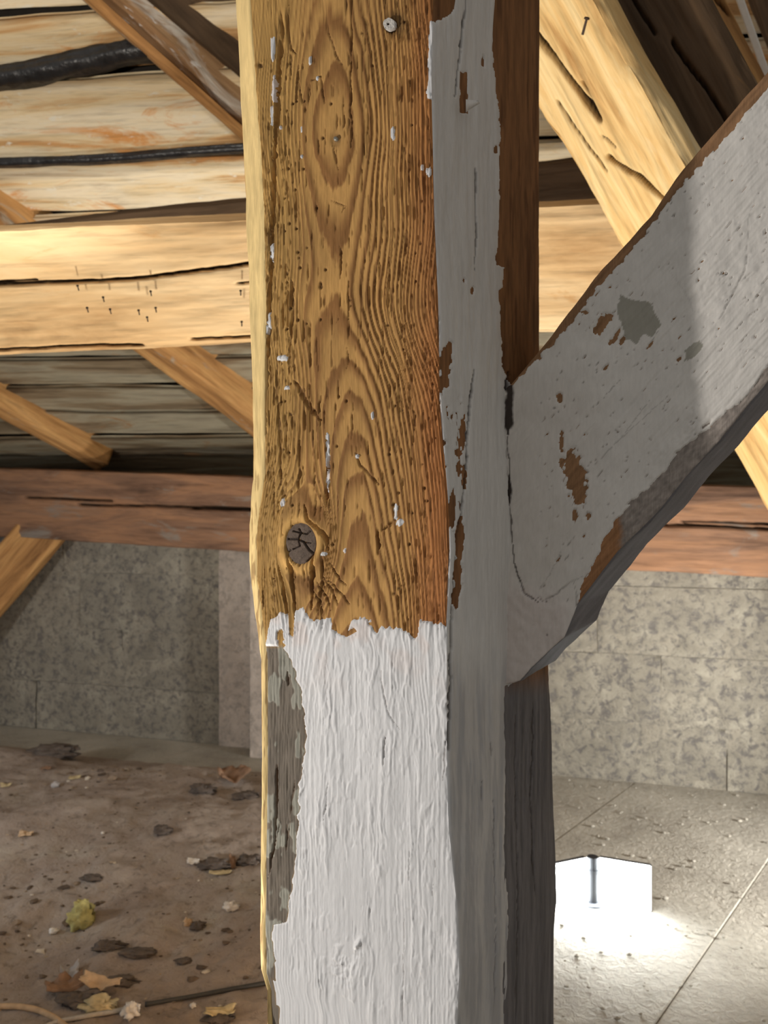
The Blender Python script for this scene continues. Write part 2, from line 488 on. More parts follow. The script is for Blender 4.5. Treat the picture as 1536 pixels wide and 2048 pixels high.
# --- beams and rafters (nearest arris in the picture, then sizes)
timber('tie_beam', at(-60, 464, 2.05), at(1400, 398, 2.0), 0.335, 0.26, 3, 1, M['beam_pale'],
       'pale hewn beam with a long crack running behind the post', 'beam', n=420, ncross=110, rough=0.004, wob=0.010, seed=11,
       ext0=0.9, ext1=0.8, waves=0.016,
       cracks=[(0, 0.0075, 0.035, [(0.20, 0.42), (0.27, 0.42), (0.33, 0.425), (0.38, 0.41), (0.44, 0.36), (0.50, 0.29)]),
               (0, 0.0060, 0.025, [(0.18, 0.435), (0.245, 0.40), (0.29, 0.395)]),
               (0, 0.0045, 0.020, [(0.44, 0.50), (0.50, 0.45), (0.56, 0.42)]),
               (0, 0.0060, 0.020, [(0.20, 0.945), (0.33, 0.945), (0.36, 0.955)]), (0, 0.0055, 0.020, [(0.40, 0.93), (0.55, 0.93)])])
timber('purlin', at(-80, 470, 2.62), at(1250, 305, 2.5), 0.17, 0.14, 5, 1, M['dark_timber'],
       'dark brown purlin squeezed above the pale tie beam', 'beam', n=160, ncross=30, seed=31, ext0=0.8, ext1=0.8)
timber('wall_plate', at(-60, 936, 4.62), at(1620, 980, 3.42), 0.41, 0.22, 0, 1, M['beam_brown'],
       'brown cracked wall plate beam along the stone wall', 'beam', n=400, ncross=60, seed=51, rough=0.006, ext0=3.0, ext1=1.5,
       cracks=[(0, 0.011, 0.04, [(0.3753, 0.42), (0.4394, 0.40)]), (0, 0.011, 0.04, [(0.4153, 0.48), (0.4874, 0.44), (0.5355, 0.42)]),
               (0, 0.011, 0.04, [(0.4954, 0.46), (0.5675, 0.42), (0.6316, 0.40)]), (0, 0.011, 0.04, [(0.7757, 0.42), (0.8398, 0.40), (0.8879, 0.42)]), (0, 0.011, 0.04, [(0.7597, 0.46), (0.8238, 0.46), (0.8799, 0.41)])])
# rafters: diagonal, down to the right
def rafter_pts(pa, pb, off): return roof(*pa, off), roof(*pb, off)
c0, c1 = rafter_pts((200, 0), (500, 262), 0.10)
timber('rafter', c0, c1, 0.145, 0.11, 25, -1, M['rafter_paint'], 'lime spotted brown rafter crossing the roof boards at the top left', 'rafter',
       'rafters', n=160, ncross=22, seed=71, ext0=1.1, ext1=1.3)
c0, c1 = rafter_pts((174, 0), (500, 290), 0.16)
timber('lath', c0, c1, 0.036, 0.03, 12, -1, M['rafter'], 'narrow bright orange lath along the lower edge of the lime spotted rafter', 'lath',
       n=120, ncross=10, rough=0.002, wob=0.004, seed=75, ext0=1.1, ext1=1.2, edge=0.004, waves=0.003)
c0, c1 = rafter_pts((305, 0), (520, 185), 0.05)
timber('rafter', c0, c1, 0.20, 0.10, 8, -1, M['dark_timber'], 'dark broad timber close behind the lime spotted rafter', 'rafter',
       'rafters', n=120, ncross=22, seed=81, ext0=1.1, ext1=1.2)
c0, c1 = rafter_pts((318, 692), (520, 842), 0.16)
timber('rafter', c0, c1, 0.26, 0.17, 34, -1, M['rafter'], 'tan rafter under the tie beam, next to the post', 'rafter',
       'rafters', n=160, ncross=22, seed=91, ext0=1.6, ext1=1.2)
c0, c1 = rafter_pts((-40, 786), (214, 932), 0.13)
timber('rafter', c0, c1, 0.16, 0.13, 32, -1, M['rafter'], 'orange brown rafter at the left ending on the wall plate', 'rafter',
       'rafters', n=120, ncross=22, seed=95, ext0=1.2)
timber('wall_brace', at(122, 1084, 4.58), at(-60, 1300, 4.58), 0.26, 0.16, 10, 1, M['rafter'],
       'orange brown brace below the wall plate at the left edge', 'brace', n=80, ncross=22, seed=97, ext1=0.9, ext0=0.1)
# big lit strut at the upper right
timber('strut', at(1195, 0, 1.62), at(1370, 328, 1.66), 0.262, 0.10, 33, 1, M['strut_pale'],
       'broad pale strut with a knot and a split, upper right', 'strut', n=640, ncross=110, rough=0.007, wob=0.012, seed=111,
       ext0=0.5, ext1=2.3, waves=0.05,
       cracks=[(0, 0.011, 0.03, [(0.1371, 0.62), (0.1558, 0.585), (0.1870, 0.53), (0.2163, 0.48)]), (0, 0.008, 0.03, [(0.1901, 0.455), (0.2057, 0.46), (0.2181, 0.465)]),
               (0, 0.008, 0.03, [(0.2418, 0.585), (0.2524, 0.52), (0.2618, 0.465), (0.2867, 0.33), (0.3054, 0.25)]), (0, 0.004, 0.012, [(0.2275, 0.54), (0.2319, 0.50), (0.2400, 0.47)]), (0, 0.005, 0.012, [(0.1870, 0.75), (0.2244, 0.70), (0.2493, 0.66)]),
               ])
timber('rafter', at(1196, 0, 1.735), at(1371, 328, 1.775), 0.205, 0.16, 12, -1, M['dark_timber'], 'dark brown timber standing in for the shaded right side of the broad pale strut', 'rafter',
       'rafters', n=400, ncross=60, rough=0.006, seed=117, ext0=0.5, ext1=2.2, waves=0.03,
       cracks=[(0, 0.006, 0.03, [(0.2151, 0.45), (0.2581, 0.52), (0.3072, 0.58)]), (0, 0.006, 0.02, [(0.1721, 0.30), (0.2028, 0.33)])])  # added timber: its dark colour stands in for the strut's shaded side
timber('rafter', at(1392, -10, 2.0), at(1530, 250, 2.1), 0.070, 0.12, 20, -1, M['rafter'], 'short tan rafter showing right of the broad pale strut', 'rafter',
       'rafters', n=120, ncross=22, seed=121, ext0=0.8, ext1=1.0,
       cracks=[(0, 0.005, 0.02, [(0.36, 0.05), (0.39, 0.25)]), (0, 0.005, 0.02, [(0.35, 0.45), (0.37, 0.6), (0.41, 0.85)])])
timber('rafter', at(1506, -20, 2.35), at(1580, 170, 2.45), 0.20, 0.12, 8, -1, M['dark_timber'], 'dark rafter in the top right corner beside the white batten', 'rafter',
       'rafters', n=100, ncross=18, seed=131, ext0=0.8, ext1=1.0)
M['white'] = plain_mat('plain_white', lin(236, 234, 226), 0.5, 0.0, 0.06)
timber('sliver', at(1468, -10, 2.12), at(1518, 132, 2.15), 0.019, 0.012, 0, -1, M['white'], 'thin white batten in the top right corner', 'sliver',
       n=40, ncross=6, rough=0.0005, wob=0.001, seed=141, ext0=0.5, ext1=0.3, edge=0.002, waves=0.0005)  # thin white line modelled as a narrow bar of even colour

# ------------------------------------------------------------------ the post
A = math.radians(33.0)
E = np.array([math.cos(A), -math.sin(A), 0.0])     # along the front face, to the right
G = np.array([math.sin(A), math.cos(A), 0.0])      # along the right face, away
NF = -G                                            # front face looks towards the camera and left
NR = E                                             # right face
C0 = np.array([(890 - 768) / F * 0.85, 0.85, 0.0]) # nearest vertical arris
O = np.array([0, 0, EYE])
def onplane(px, py, p0, n):
    d = np.stack([(np.asarray(px, float) - 768) / F, np.ones(np.shape(px)), (1024 - np.asarray(py, float)) / F], -1)
    t = np.dot(p0 - O * np.array([0, 0, 0]), n) / (d @ n)       # planes are vertical: height plays no part
    return O + d * t[..., None]
def proj(P):
    return 768 + F * P[..., 0] / P[..., 1], 1024 - F * (P[..., 2] - EYE) / P[..., 1]
def edge(pts, p0, n, dirv):
    a = np.array(pts, float)
    W = onplane(a[:, 0], a[:, 1], p0, n)
    return [(w[2], float(np.dot(w - p0, dirv))) for w in W]
tC = edge([(865, 0), (862, 150), (868, 400), (878, 650), (880, 800), (897, 1000), (900, 1100), (893, 1250), (892, 1400), (893, 1500), (897, 1650), (912, 1800), (918, 1950), (913, 2048)], C0, NF, E)
tL = edge([(498, 0), (513, 200), (526, 400), (530, 600), (528, 800), (527, 950), (513, 1050), (511, 1150), (524, 1250), (533, 1320), (533, 1500), (531, 1700), (529, 1850), (531, 1950), (541, 1975), (543, 2048)], C0, NF, E)
L0 = C0 + E * float(np.mean([v for _, v in tL]))
TH = A + math.radians(24)
DF = np.array([-math.cos(TH), math.sin(TH), 0.0]); NFa = np.array([-math.sin(TH), -math.cos(TH), 0.0])
tF = edge([(470, 0), (480, 200), (490, 400), (497, 600), (504, 800), (505, 960), (498, 1050), (497, 1120), (509, 1230), (520, 1320), (522, 1500), (520, 1700), (518, 1850), (520, 1950), (532, 1972), (534, 2048)], L0, NFa, DF)
tB = edge([(1083, 0), (1080, 500), (1080, 680), (1090, 1200), (1098, 1340), (1105, 1450), (1113, 1700), (1116, 1800), (1110, 1860), (1110, 2048)], C0, NR, G)

zt = EYE + 1060 / F * 0.85; zb = EYE - 1060 / F * 0.85
Zs = np.concatenate([np.linspace(2.55, zt + 0.01, 40), np.linspace(zt, zb, 860), np.linspace(zb - 0.01, 0.0, 40)])
nR_, nF_, nW_, nL_, nB_ = 110, 236, 30, 30, 12
R = len(Zs)
pC = C0[None] + E[None] * table(tC, Zs)[:, None]
pL = C0[None] + E[None] * table(tL, Zs)[:, None]
# the wane starts where the front face ends
pF = L0[None] + DF[None] * table(tF, Zs)[:, None]
pB = C0[None] + G[None] * table(tB, Zs)[:, None]
pBL = pB + (-E)[None] * 0.30
segs = [(pB, pC, nR_), (pC, pL, nF_), (pL, pF, nW_), (pF, pBL, nL_), (pBL, pB, nB_)]
cols_P, cols_N, sid = [], [], []
for k, (a, b, n_) in enumerate(segs):
    for q in range(n_):
        t = q / n_
        cols_P.append(a * (1 - t) + b * t); sid.append(k)
P = np.stack(cols_P, 1); P[:, :, 2] = Zs[:, None]
sid = np.array(sid)
segN = []
for (a, b, n_) in segs:
    d = b - a; d = d / np.linalg.norm(d, axis=1)[:, None]
    segN.append(np.stack([-d[:, 1], d[:, 0], np.zeros(R)], 1))
cen = (pC + pL + pB + pBL) / 4
for k, (a, b, n_) in enumerate(segs):
    s = np.sign(np.sum(segN[k] * ((a + b) / 2 - cen), 1)); segN[k] = segN[k] * s[:, None]
N = np.zeros_like(P)
i0 = 0; ROUND = 0.006
inset = np.zeros(P.shape[:2])
for k, (a, b, n_) in enumerate(segs):
    L = np.linalg.norm(b - a, axis=1)
    pr, nx = segN[k - 1], segN[(k + 1) % 5]
    for q in range(n_):
        t = q / n_
        dn = np.minimum(t, 1 - t) * L
        w = 0.5 * (1 - np.clip(dn / ROUND, 0, 1))
        o_ = pr if t < 0.5 else nx
        v = segN[k] * (1 - w)[:, None] + o_ * w[:, None]
        N[:, i0 + q] = v / np.linalg.norm(v, axis=1)[:, None]
        inset[:, i0 + q] = (1 - np.clip(dn / ROUND, 0, 1)) ** 2 * ROUND * 0.28
    i0 += n_
PX, PY = proj(P)
H = -inset
COLR = np.zeros(P.shape)
PAINT = np.zeros(P.shape[:2])          # thickness mask of the paint coat, 0..1
PH = np.zeros(P.shape[:2])             # relief of the paint surface
PCOL = np.zeros(P.shape)
mm = 0.001
c_early = lin(196, 150, 88); c_late = lin(144, 101, 56); c_red = lin(160, 98, 54); c_yel = lin(212, 170, 98)
c_pit = lin(100, 66, 36)

# ---------- front face and wane
fs = (sid == 1)
x, y = PX[:, fs], PY[:, fs]
def front_wood(x, y):
    wx = x + 7 * fbm(x / 90, y / 240, 1, 2) + 1.6 * fbm(x / 30, y / 170, 2, 2)
    wy = y + 22 * fbm(x / 34, y / 150, 3, 2)
    # grain flows round the big knot
    xk, yk = 606.0, 1086.0
    X = wx - xk; Yk = (wy - yk) / 2.3
    r2 = X * X + Yk * Yk; Rk = 47.0
    psi = X * (1 - Rk * Rk / np.maximum(r2, Rk * Rk * 1.0))
    xs = xk + psi
    # and a little round the small knot
    X2 = wx - 672; Y2 = (wy - 278) / 3.0; r22 = X2 * X2 + Y2 * Y2
    xs = xs + (-X2 * 140.0 / np.maximum(r22, 220.0))
    def smooth_tab(v, xs_, ys_, w_=90):
        q = np.arange(-700, 2800, 4.0); k_ = int(w_ / 4)
        t_ = np.convolve(np.pad(np.interp(q, xs_, ys_), k_, 'edge'), np.hanning(2 * k_ + 1) / np.hanning(2 * k_ + 1).sum(), 'valid')
        return np.interp(v, q, t_)
    xc = smooth_tab(y, [-200, 0, 270, 480, 620, 780, 1000, 1250], [668, 660, 664, 668, 655, 690, 700, 694])
    d = np.abs(xs - xc)
    S = 900.0; dk = 84.0
    g = np.where(d < dk, d * d / (2 * S), dk * dk / (2 * S) + (d - dk) * dk / S + np.maximum(d - 105, 0) * 0.045)
    left = xs < xc
    g = np.where(left & (d > 55), g + (d - 55) * 0.05, g)
    p = smooth_tab(wy, [-300, 0, 120, 270, 400, 520, 565, 620, 800, 1000, 1120, 1260, 1500],
                  [4.0, 2.4, 0.9, 0.0, 1.2, 2.3, 2.5, 2.0, -0.4, -2.6, -3.6, -5.4, -8.0])
    phi = g + p + 0.28 * fbm(x / 40, y / 260, 5, 2)
    phi = phi + 0.45 * vn(phi * 0.8, phi * 0 + 0.5, 7) + 0.07 * fbm(x / 3.5, y / 50, 11, 3) + 0.05 * fbm(x / 9, y / 16, 13, 3)
    f = phi - np.floor(phi)
    tight = np.clip(d / dk, 0, 1)
    prof = np.where(f < 0.80, (f / 0.80) ** 1.8, (1 - f) / 0.20)        # slow rise, sharp fall
    amp = (1.0 + 1.0 * tight) * (0.85 + 0.5 * fbm(x / 30, y / 120, 6, 2)) * mm
    h = amp * (prof - 0.6)
    # fibre
    h = h + 0.42 * mm * fbm(x / 4.5, y / 140, 8, 3) + 0.30 * mm * fbm(x / 7, y / 18, 9, 4)
    # broad undulation of the hewn face
    h = h + 2.0 * mm * fbm(x / 130, y / 260, 10, 2)
    # worm-eaten zone at the left
    zone = 0.75 * sstep(625, 560, x) * sstep(200, 420, y) * sstep(1130, 960, y) + 0.25 * sstep(790, 860, x)
    pit = fbm(x / 3.6, y / 38, 12, 4)
    deep = sstep(0.22, 0.50, pit) * zone
    h = h - 2.4 * mm * deep
    # short hard splits everywhere
    sp = fbm(x / 3.4, y / 60, 15, 3) + 0.12 * tight
    split = sstep(0.50, 0.64, sp)
    h = h - 1.8 * mm * split
    # colours of the wood itself
    late = sstep(0.30, 0.85, f) * (1 - 0.7 * sstep(0.93, 1.0, f))
    c = c_early * (1 - late)[..., None] + c_late * late[..., None]
    red = sstep(785, 880, x + 20 * fbm(x / 40, y / 200, 20, 2))[..., None] * 0.75
    c = c * (1 - red) + (c_red * (0.75 + 0.5 * (1 - late))[..., None]) * red
    yel = (sstep(630, 560, x) * 0.5)[..., None]
    c = c * (1 - yel) + c_yel * (1 - 0.35 * late)[..., None] * yel
    c = c * (1 + 0.22 * fbm(x / 45, y / 120, 22, 4))[..., None]
    dk_ = np.clip(0.55 * deep + 0.5 * split, 0, 1)[..., None]
    c = c * (1 - dk_) + c_pit * dk_
    return h, c
h, c = front_wood(x, y)
# carved features of the front: (polyline, half width px, depth mm, darkness)
def carve(h, c, x, y, items, cd=c_pit):
    for pts, w, dep, dk in items:
        xs = [q[0] for q in pts]; ys = [q[1] for q in pts]
        box = (x > min(xs) - 30) & (x < max(xs) + 30) & (y > min(ys) - 30) & (y < max(ys) + 30)
        if not box.any(): continue
        d = dpoly(x[box] + 2.2 * fbm(x[box] / 9, y[box] / 22, 31, 3) * 1.3, y[box], pts)
        de = np.minimum(np.hypot(x[box] - pts[0][0], y[box] - pts[0][1]), np.hypot(x[box] - pts[-1][0], y[box] - pts[-1][1]))
        wt = w * (0.25 + 0.6 * sstep(0, 26, de)) * (0.85 + 0.4 * fbm(x[box] / 6, y[box] / 12, 33, 2))
        m = 1 - sstep(wt * 0.5, wt, d)
        h[box] -= dep * mm * m
        m = (m * dk)[:, None]
        c[box] = c[box] * (1 - m) + cd * m
    return h, c
front_cracks = [
    ([(563, 20), (555, 200), (546, 420), (543, 520), (536, 640), (531, 760), (525, 900)], 7.0, 5.5, 0.35),
    ([(702, -40), (702, 60), (700, 150), (703, 230), (704, 300)], 2.6, 2.5, 0.8),
    ([(576, 0), (573, 40), (580, 95), (592, 108)], 4.0, 3.5, 0.6),
    ([(640, 0), (655, 60), (672, 115), (685, 130)], 2.4, 1.6, 0.5), ([(596, 130), (598, 165), (603, 210)], 2.6, 2.0, 0.6),
    ([(620, 160), (640, 150), (648, 205)], 3.0, 2.2, 0.6), ([(665, 290), (672, 320), (678, 340)], 3.0, 1.5, 0.5),
    ([(662, 400), (690, 412), (682, 425)], 2.6, 2.0, 0.6), ([(680, 492), (679, 565)], 2.4, 2.4, 0.8), ([(696, 560), (696, 640)], 3.0, 2.6, 0.8),
    ([(676, 630), (679, 640), (672, 646)], 2.4, 1.6, 0.7),
    ([(588, 760), (600, 785), (620, 815), (640, 840)], 8.0, 3.2, 0.5), ([(655, 870), (656, 930), (654, 1010)], 5.0, 6.0, 0.35),
    ([(712, 905), (720, 930), (745, 955), (760, 970)], 4.0, 2.2, 0.6), ([(800, 1030), (780, 1050), (762, 1062)], 5.0, 2.4, 0.4),
    ([(612, 1010), (620, 1040), (640, 1058), (655, 1075), (660, 1100)], 7.0, 5.5, 0.5),
    ([(632, 1100), (628, 1150), (625, 1220)], 5.0, 4.5, 0.6), ([(650, 1110), (645, 1170), (638, 1230)], 3.5, 3.0, 0.6),
    ([(660, 1125), (682, 1160), (694, 1172)], 3.6, 3.0, 0.7), ([(645, 1150), (665, 1180), (680, 1215)], 3.0, 2.5, 0.7), ([(634, 1165), (655, 1195), (662, 1220)], 3.0, 2.5, 0.7),
    ([(658, 1160), (690, 1195), (700, 1210)], 3.0, 2.5, 0.7), ([(625, 1175), (640, 1200), (648, 1225)], 2.8, 2.2, 0.7),
    ([(755, 1060), (757, 1090), (756, 1110)], 5.0, 3.5, 0.6), ([(580, 1110), (588, 1170), (590, 1240)], 6.0, 5.0, 0.45), ([(560, 1130), (568, 1180), (575, 1230)], 4.0, 3.5, 0.4),
    ([(560, 890), (562, 960), (556, 990)], 3.0, 2.0, 0.6), ([(598, 880), (600, 950), (598, 985)], 4.0, 2.5, 0.55), ([(582, 560), (585, 620), (580, 690)], 4.5, 3.2, 0.55),
    ([(640, 790), (636, 850)], 2.6, 2.0, 0.6), ([(692, 690), (697, 725), (692, 740)], 2.0, 1.4, 0.4),
]
h, c = carve(h, c, x, y, front_cracks)
# worm holes
rng = np.random.RandomState(7)
holes = [(521, 131, 3.5), (640, 573, 3.5), (640, 566, 2.5), (632, 416, 2.5), (645, 275, 2.5), (700, 600, 2)]
for _ in range(90):
    q = rng.rand()
    hx = (545 + 70 * rng.rand()) if q < 0.55 else (770 + 115 * rng.rand() if q < 0.9 else 620 + 150 * rng.rand())
    hy = rng.rand() * 1220
    holes.append((hx, hy, 1.3 + 1.2 * rng.rand()))
for hx, hy, r_ in holes:
    box = (np.abs(x - hx) < 8) & (np.abs(y - hy) < 8)
    d = np.hypot(x[box] - hx, (y[box] - hy) * 0.8)
    m = 1 - sstep(r_ * 0.6, r_ * 1.5, d)
    h[box] -= 2.5 * mm * m; c[box] = c[box] * (1 - 0.8 * m[:, None]) + c_pit * 0.6 * (0.8 * m[:, None])
# seat of the big knot and its rim
ek = np.hypot((x - 605) / 31, (y - 1087) / 42)
h = h + 2.2 * mm * np.exp(-((ek - 1.25) / 0.28) ** 2) - 5.0 * mm * (1 - sstep(0.85, 1.05, ek))
rim = np.exp(-((ek - 1.22) / 0.16) ** 2)[..., None] * 0.6
c = c * (1 - rim) + lin(226, 178, 104) * rim
# bulge of the timber at the knot
h = h + 6 * mm * np.exp(-(((x - 600) / 75) ** 2 + ((y - 1080) / 120) ** 2))
# small knot
es = np.hypot((x - 672) / 8, (y - 278) / 10)
h = h - 1.5 * mm * np.exp(-((es - 1) / 0.5) ** 2)
m = np.exp(-(es / 1.3) ** 2)[..., None] * 0.7
c = c * (1 - m) + lin(92, 68, 44) * m
# plug hole
ep = np.hypot(x - 781, y - 51); h = h - 3 * mm * (1 - sstep(11, 14, ep))
c = c * (1 - 0.55 * (1 - sstep(12, 34, np.hypot(x - 790, y - 45))))[..., None]

# ---------- white paint on the lower front
yb = np.interp(x, [505, 530, 540, 560, 577, 580, 588, 592, 606, 622, 640, 662, 667, 690, 705, 722, 742, 748, 764, 792, 815, 830, 836, 840, 862, 900],
               [1310, 1300, 1242, 1226, 1232, 1270, 1272, 1222, 1218, 1236, 1242, 1236, 1264, 1270, 1240, 1236, 1238, 1262, 1256, 1256, 1266, 1282, 1272, 1238, 1246, 1250])
yb = yb + 7 * fbm(x / 7, x * 0 + 1.7, 41, 4)
mask = sstep(-3, 3, y - yb + 3 * fbm(x / 5, y / 9, 43, 3))
xg = np.interp(y, [1270, 1300, 1340, 1400, 1480, 1560, 1650, 1760, 1845, 1850, 1900, 1960, 2048], [556, 572, 590, 606, 612, 600, 597, 586, 572, 545, 545, 552, 560])
xg = xg + 6 * fbm(x * 0 + 3.1, y / 16, 47, 4)
grey = sstep(3, -3, x - xg) * sstep(1285, 1300, y)
# weathered grey wood with remains of an older pale coat in the strip
gw = lin(120, 110, 98) * (1 + 0.3 * fbm(x / 9, y / 40, 51, 4))[..., None]
old = sstep(0.02, 0.12, fbm(x / 26, y / 60, 53, 4) + 0.5 * sstep(40, 0, np.abs(x - xg)) * sstep(1560, 1420, y) - 0.10)
gw = gw * (1 - old[..., None]) + lin(160, 157, 144) * old[..., None]
low = sstep(1240, 1300, y)
grm = (grey * low)[..., None]
c = c * (1 - grm) + gw * grm
h = h * (1 - 0.6 * low) + grey * low * (0.9 * mm * fbm(x / 6, y / 40, 55, 4) + 0.7 * mm * old)
h, c = carve(h, c, x, y, [([(553, 1530), (553, 1600), (548, 1680), (540, 1740)], 4.0, 4.0, 0.8), ([(574, 1345), (576, 1370)], 8.0, 3.0, 0.7), ([(575, 1640), (572, 1700), (590, 1560)], 2.0, 1.2, 0.5), ([(535, 1760), (550, 1690), (560, 1640)], 2.5, 1.5, 0.5)])
pm = mask * (1 - grey)
flecks = [([(671, 1255), (690, 1268), (708, 1262)], 6), ([(742, 1246), (752, 1262)], 5), ([(560, 1265), (562, 1290)], 7)]
for pts, w in flecks:
    pm = np.minimum(pm, sstep(w - 2, w + 1, dpoly(x, y, pts) + 3 * fbm(x / 6, y / 6, 57, 2)))
# stray flecks of white left on the bare wood
for (fx, fy, rx_, ry_) in [(545, 95, 4, 26), (548, 180, 4, 30), (545, 230, 3, 20), (603, 313, 3, 4), (562, 256, 3, 4), (603, 258, 2, 7), (786, 268, 4, 14), (845, 335, 3, 6), (858, 344, 5, 9), (544, 500, 4, 20), (537, 640, 4, 22), (531, 660, 3, 10), (565, 716, 11, 5), (572, 776, 6, 4), (655, 900, 3, 45), (656, 960, 3, 30), (568, 1005, 5, 9), (792, 1020, 4, 22), (800, 1045, 7, 8), (650, 1108, 8, 4), (690, 1102, 3, 6), (620, 120, 3, 9), (633, 155, 3, 4), (562, 70, 4, 5), (745, 830, 3, 8), (714, 912, 4, 5)]:
    e = np.hypot((x - fx) / rx_, (y - fy) / ry_) + 0.45 * fbm(x / 4, y / 9, 59, 3)
    pm = np.maximum(pm, sstep(1.1, 0.75, e))
# right edge strip of paint at the arris near the top
strip = sstep(3, -2, np.abs(x - np.interp(y, [40, 200, 210], [862, 858, 850]) - 4) - 7 + 3 * fbm(x / 6, y / 14, 61, 3)) * sstep(38, 44, y) * sstep(205, 190, y)
pm = np.maximum(pm, strip)
ridge = 1 - np.abs(fbm(x / 17 + 0.6 * fbm(x / 30, y / 60, 63, 2), y / 300, 64, 3)) * 5.5
ridge = np.clip(ridge, 0, 1)
ph = 0.6 * mm * fbm(x / 7, y / 150, 65, 4) + 1.0 * mm * ridge * (0.4 + 0.6 * sstep(-0.2, 0.3, fbm(x / 40, y / 120, 66, 2))) + 0.25 * mm * fbm(x / 5, y / 14, 67, 3) + 1.6 * mm * fbm(x / 60, y / 200, 68, 2)
ph = ph + 0.5 * mm * sstep(0.2, 0.3, fbm(x / 12, y / 45, 69, 3))
pc = np.ones(x.shape + (3,)) * lin(222, 221, 221)
pc = pc * (1 + 0.05 * fbm(x / 30, y / 70, 70, 3))[..., None]
warm = sstep(1420, 1260, y)[..., None] * 0.5 * sstep(0.0, 0.4, fbm(x / 40, y / 60, 72, 3))[..., None]
pc = pc * (1 - warm) + lin(222, 206, 198) * warm
paint_cracks = [([(655, 1290), (650, 1350), (656, 1400)], 2.2, 1.6, 0.35), ([(762, 1340), (775, 1420), (800, 1460)], 2.2, 1.6, 0.5), ([(890, 1480), (886, 1560)], 2.6, 2.2, 0.6), ([(770, 1470), (768, 1530)], 4.0, 2.4, 0.5),
                ([(810, 1830), (808, 1920), (806, 2048)], 1.8, 1.6, 0.5), ([(700, 1300), (706, 1380)], 2.0, 1.2, 0.2), ([(600, 1280), (612, 1350), (618, 1420)], 2.4, 1.2, 0.2), ([(658, 1560), (654, 1600), (650, 1640)], 2.0, 1.4, 0.3),
                ([(872, 1720), (873, 1735)], 5.0, 3.0, 0.6), ([(868, 1765), (866, 1790)], 2.5, 2.0, 0.6), ([(820, 1700), (818, 1760)], 1.6, 1.0, 0.4), ([(640, 1950), (644, 1990)], 2.0, 1.2, 0.2)]
ph, pc = carve(ph, pc, x, y, paint_cracks, lin(110, 98, 92))
# painted-over knot low on the post
e = np.hypot((x - 705) / 16, (y - 1892) / 10)
ph = ph + 4.0 * mm * np.exp(-(np.hypot((x - 716 - 0.5 * (1890 - y)) / 6, (y - 1888) / 10)) ** 2) - 3.0 * mm * np.exp(-(np.hypot((x - 698) / 9, (y - 1900) / 16)) ** 2) + 2.0 * mm * fbm(x / 7, y / 7, 75, 3) * np.exp(-(np.hypot((x - 690) / 30, (y - 1920) / 45)) ** 2)
H[:, fs] += h; COLR[:, fs] = c; PAINT[:, fs] = pm; PH[:, fs] = ph; PCOL[:, fs] = pc

# ---------- wane at the left
ws = (sid == 2)
x, y = PX[:, ws], PY[:, ws]
h = 0.7 * mm * fbm(x / 5, y / 70, 81, 4) + 1.5 * mm * fbm(x / 12, y / 90, 82, 3)
c = np.ones(x.shape + (3,)) * lin(232, 202, 140); c = c * (1 + 0.18 * fbm(x / 5, y / 80, 83, 4))[..., None]
dkm = (sstep(0.25, 0.4, fbm(x / 4, y / 60, 84, 3)) * sstep(700, 1100, y))[..., None] * 0.6
c = c * (1 - dkm) + lin(120, 78, 38) * dkm
H[:, ws] += h; COLR[:, ws] = c
for k, sd in ((3, 91), (4, 95)):
    bs = (sid == k)
    x2 = np.arange(bs.sum())[None, :] * 6.0 + 0 * PY[:, bs]; y2 = PY[:, bs]
    H[:, bs] += 0.9 * mm * fbm(x2 / 12, y2 / 90, sd, 4)
    COLR[:, bs] = lin(196, 152, 92) * (1 + 0.25 * fbm(x2 / 9, y2 / 120, sd + 1, 4))[..., None]

# ---------- right face
rs_ = (sid == 0)
x, y = PX[:, rs_], PY[:, rs_]
h = 0.8 * mm * fbm(x / 4, y / 90, 101, 4) + 2.0 * mm * fbm(x / 40, y / 200, 102, 2) - 0.8 * mm * sstep(0.3, 0.5, fbm(x / 3, y / 60, 103, 3))
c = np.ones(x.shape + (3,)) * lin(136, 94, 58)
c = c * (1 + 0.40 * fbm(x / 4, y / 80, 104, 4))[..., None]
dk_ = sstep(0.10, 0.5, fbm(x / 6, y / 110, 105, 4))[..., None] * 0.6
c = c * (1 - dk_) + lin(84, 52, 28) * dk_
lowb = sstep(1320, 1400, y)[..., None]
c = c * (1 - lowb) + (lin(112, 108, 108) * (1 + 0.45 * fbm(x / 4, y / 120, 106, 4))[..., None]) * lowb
xb = np.interp(y, [-60, 0, 60, 150, 250, 350, 450, 530, 536, 575, 580, 640, 735, 800, 1360, 1385, 2100], [986, 988, 984, 988, 999, 996, 996, 988, 1006, 1004, 996, 999, 1006, 1032, 1032, 1012, 1016])
xb = xb + 3.5 * fbm(x * 0 + 5, y / 12, 107, 4)
pm = sstep(1.5, -1.5, x - xb)
top = sstep(-2, 4, y - np.interp(x, [860, 880, 905, 918], [44, 40, 24, -60]) + 4 * fbm(x / 5, y / 8, 108, 2))
pm = pm * np.where(x < 922, top, 1)
bare = [((927, 185), (9, 46), 0), ((891, 725), (11, 34), 0.6), ((898, 700), (6, 20), 0.6), ((893, 760), (7, 16), 0.6), ((925, 870), (7, 34), 0.3), ((915, 905), (9, 8), 0.4), ((928, 955), (6, 30), 0.4), ((919, 1080), (10, 46), 0.25), ((917, 1150), (9, 40), 0.25), ((912, 1195), (7, 26), 0.3), ((905, 1020), (6, 40), 0.3), ((965, 125), (4, 12), 0.5), ((884, 770), (3, 20), 0.5), ((945, 580), (4, 9), 0.5), ((928, 560), (3, 5), 0.5), ((990, 300), (5, 9), 0.5)]
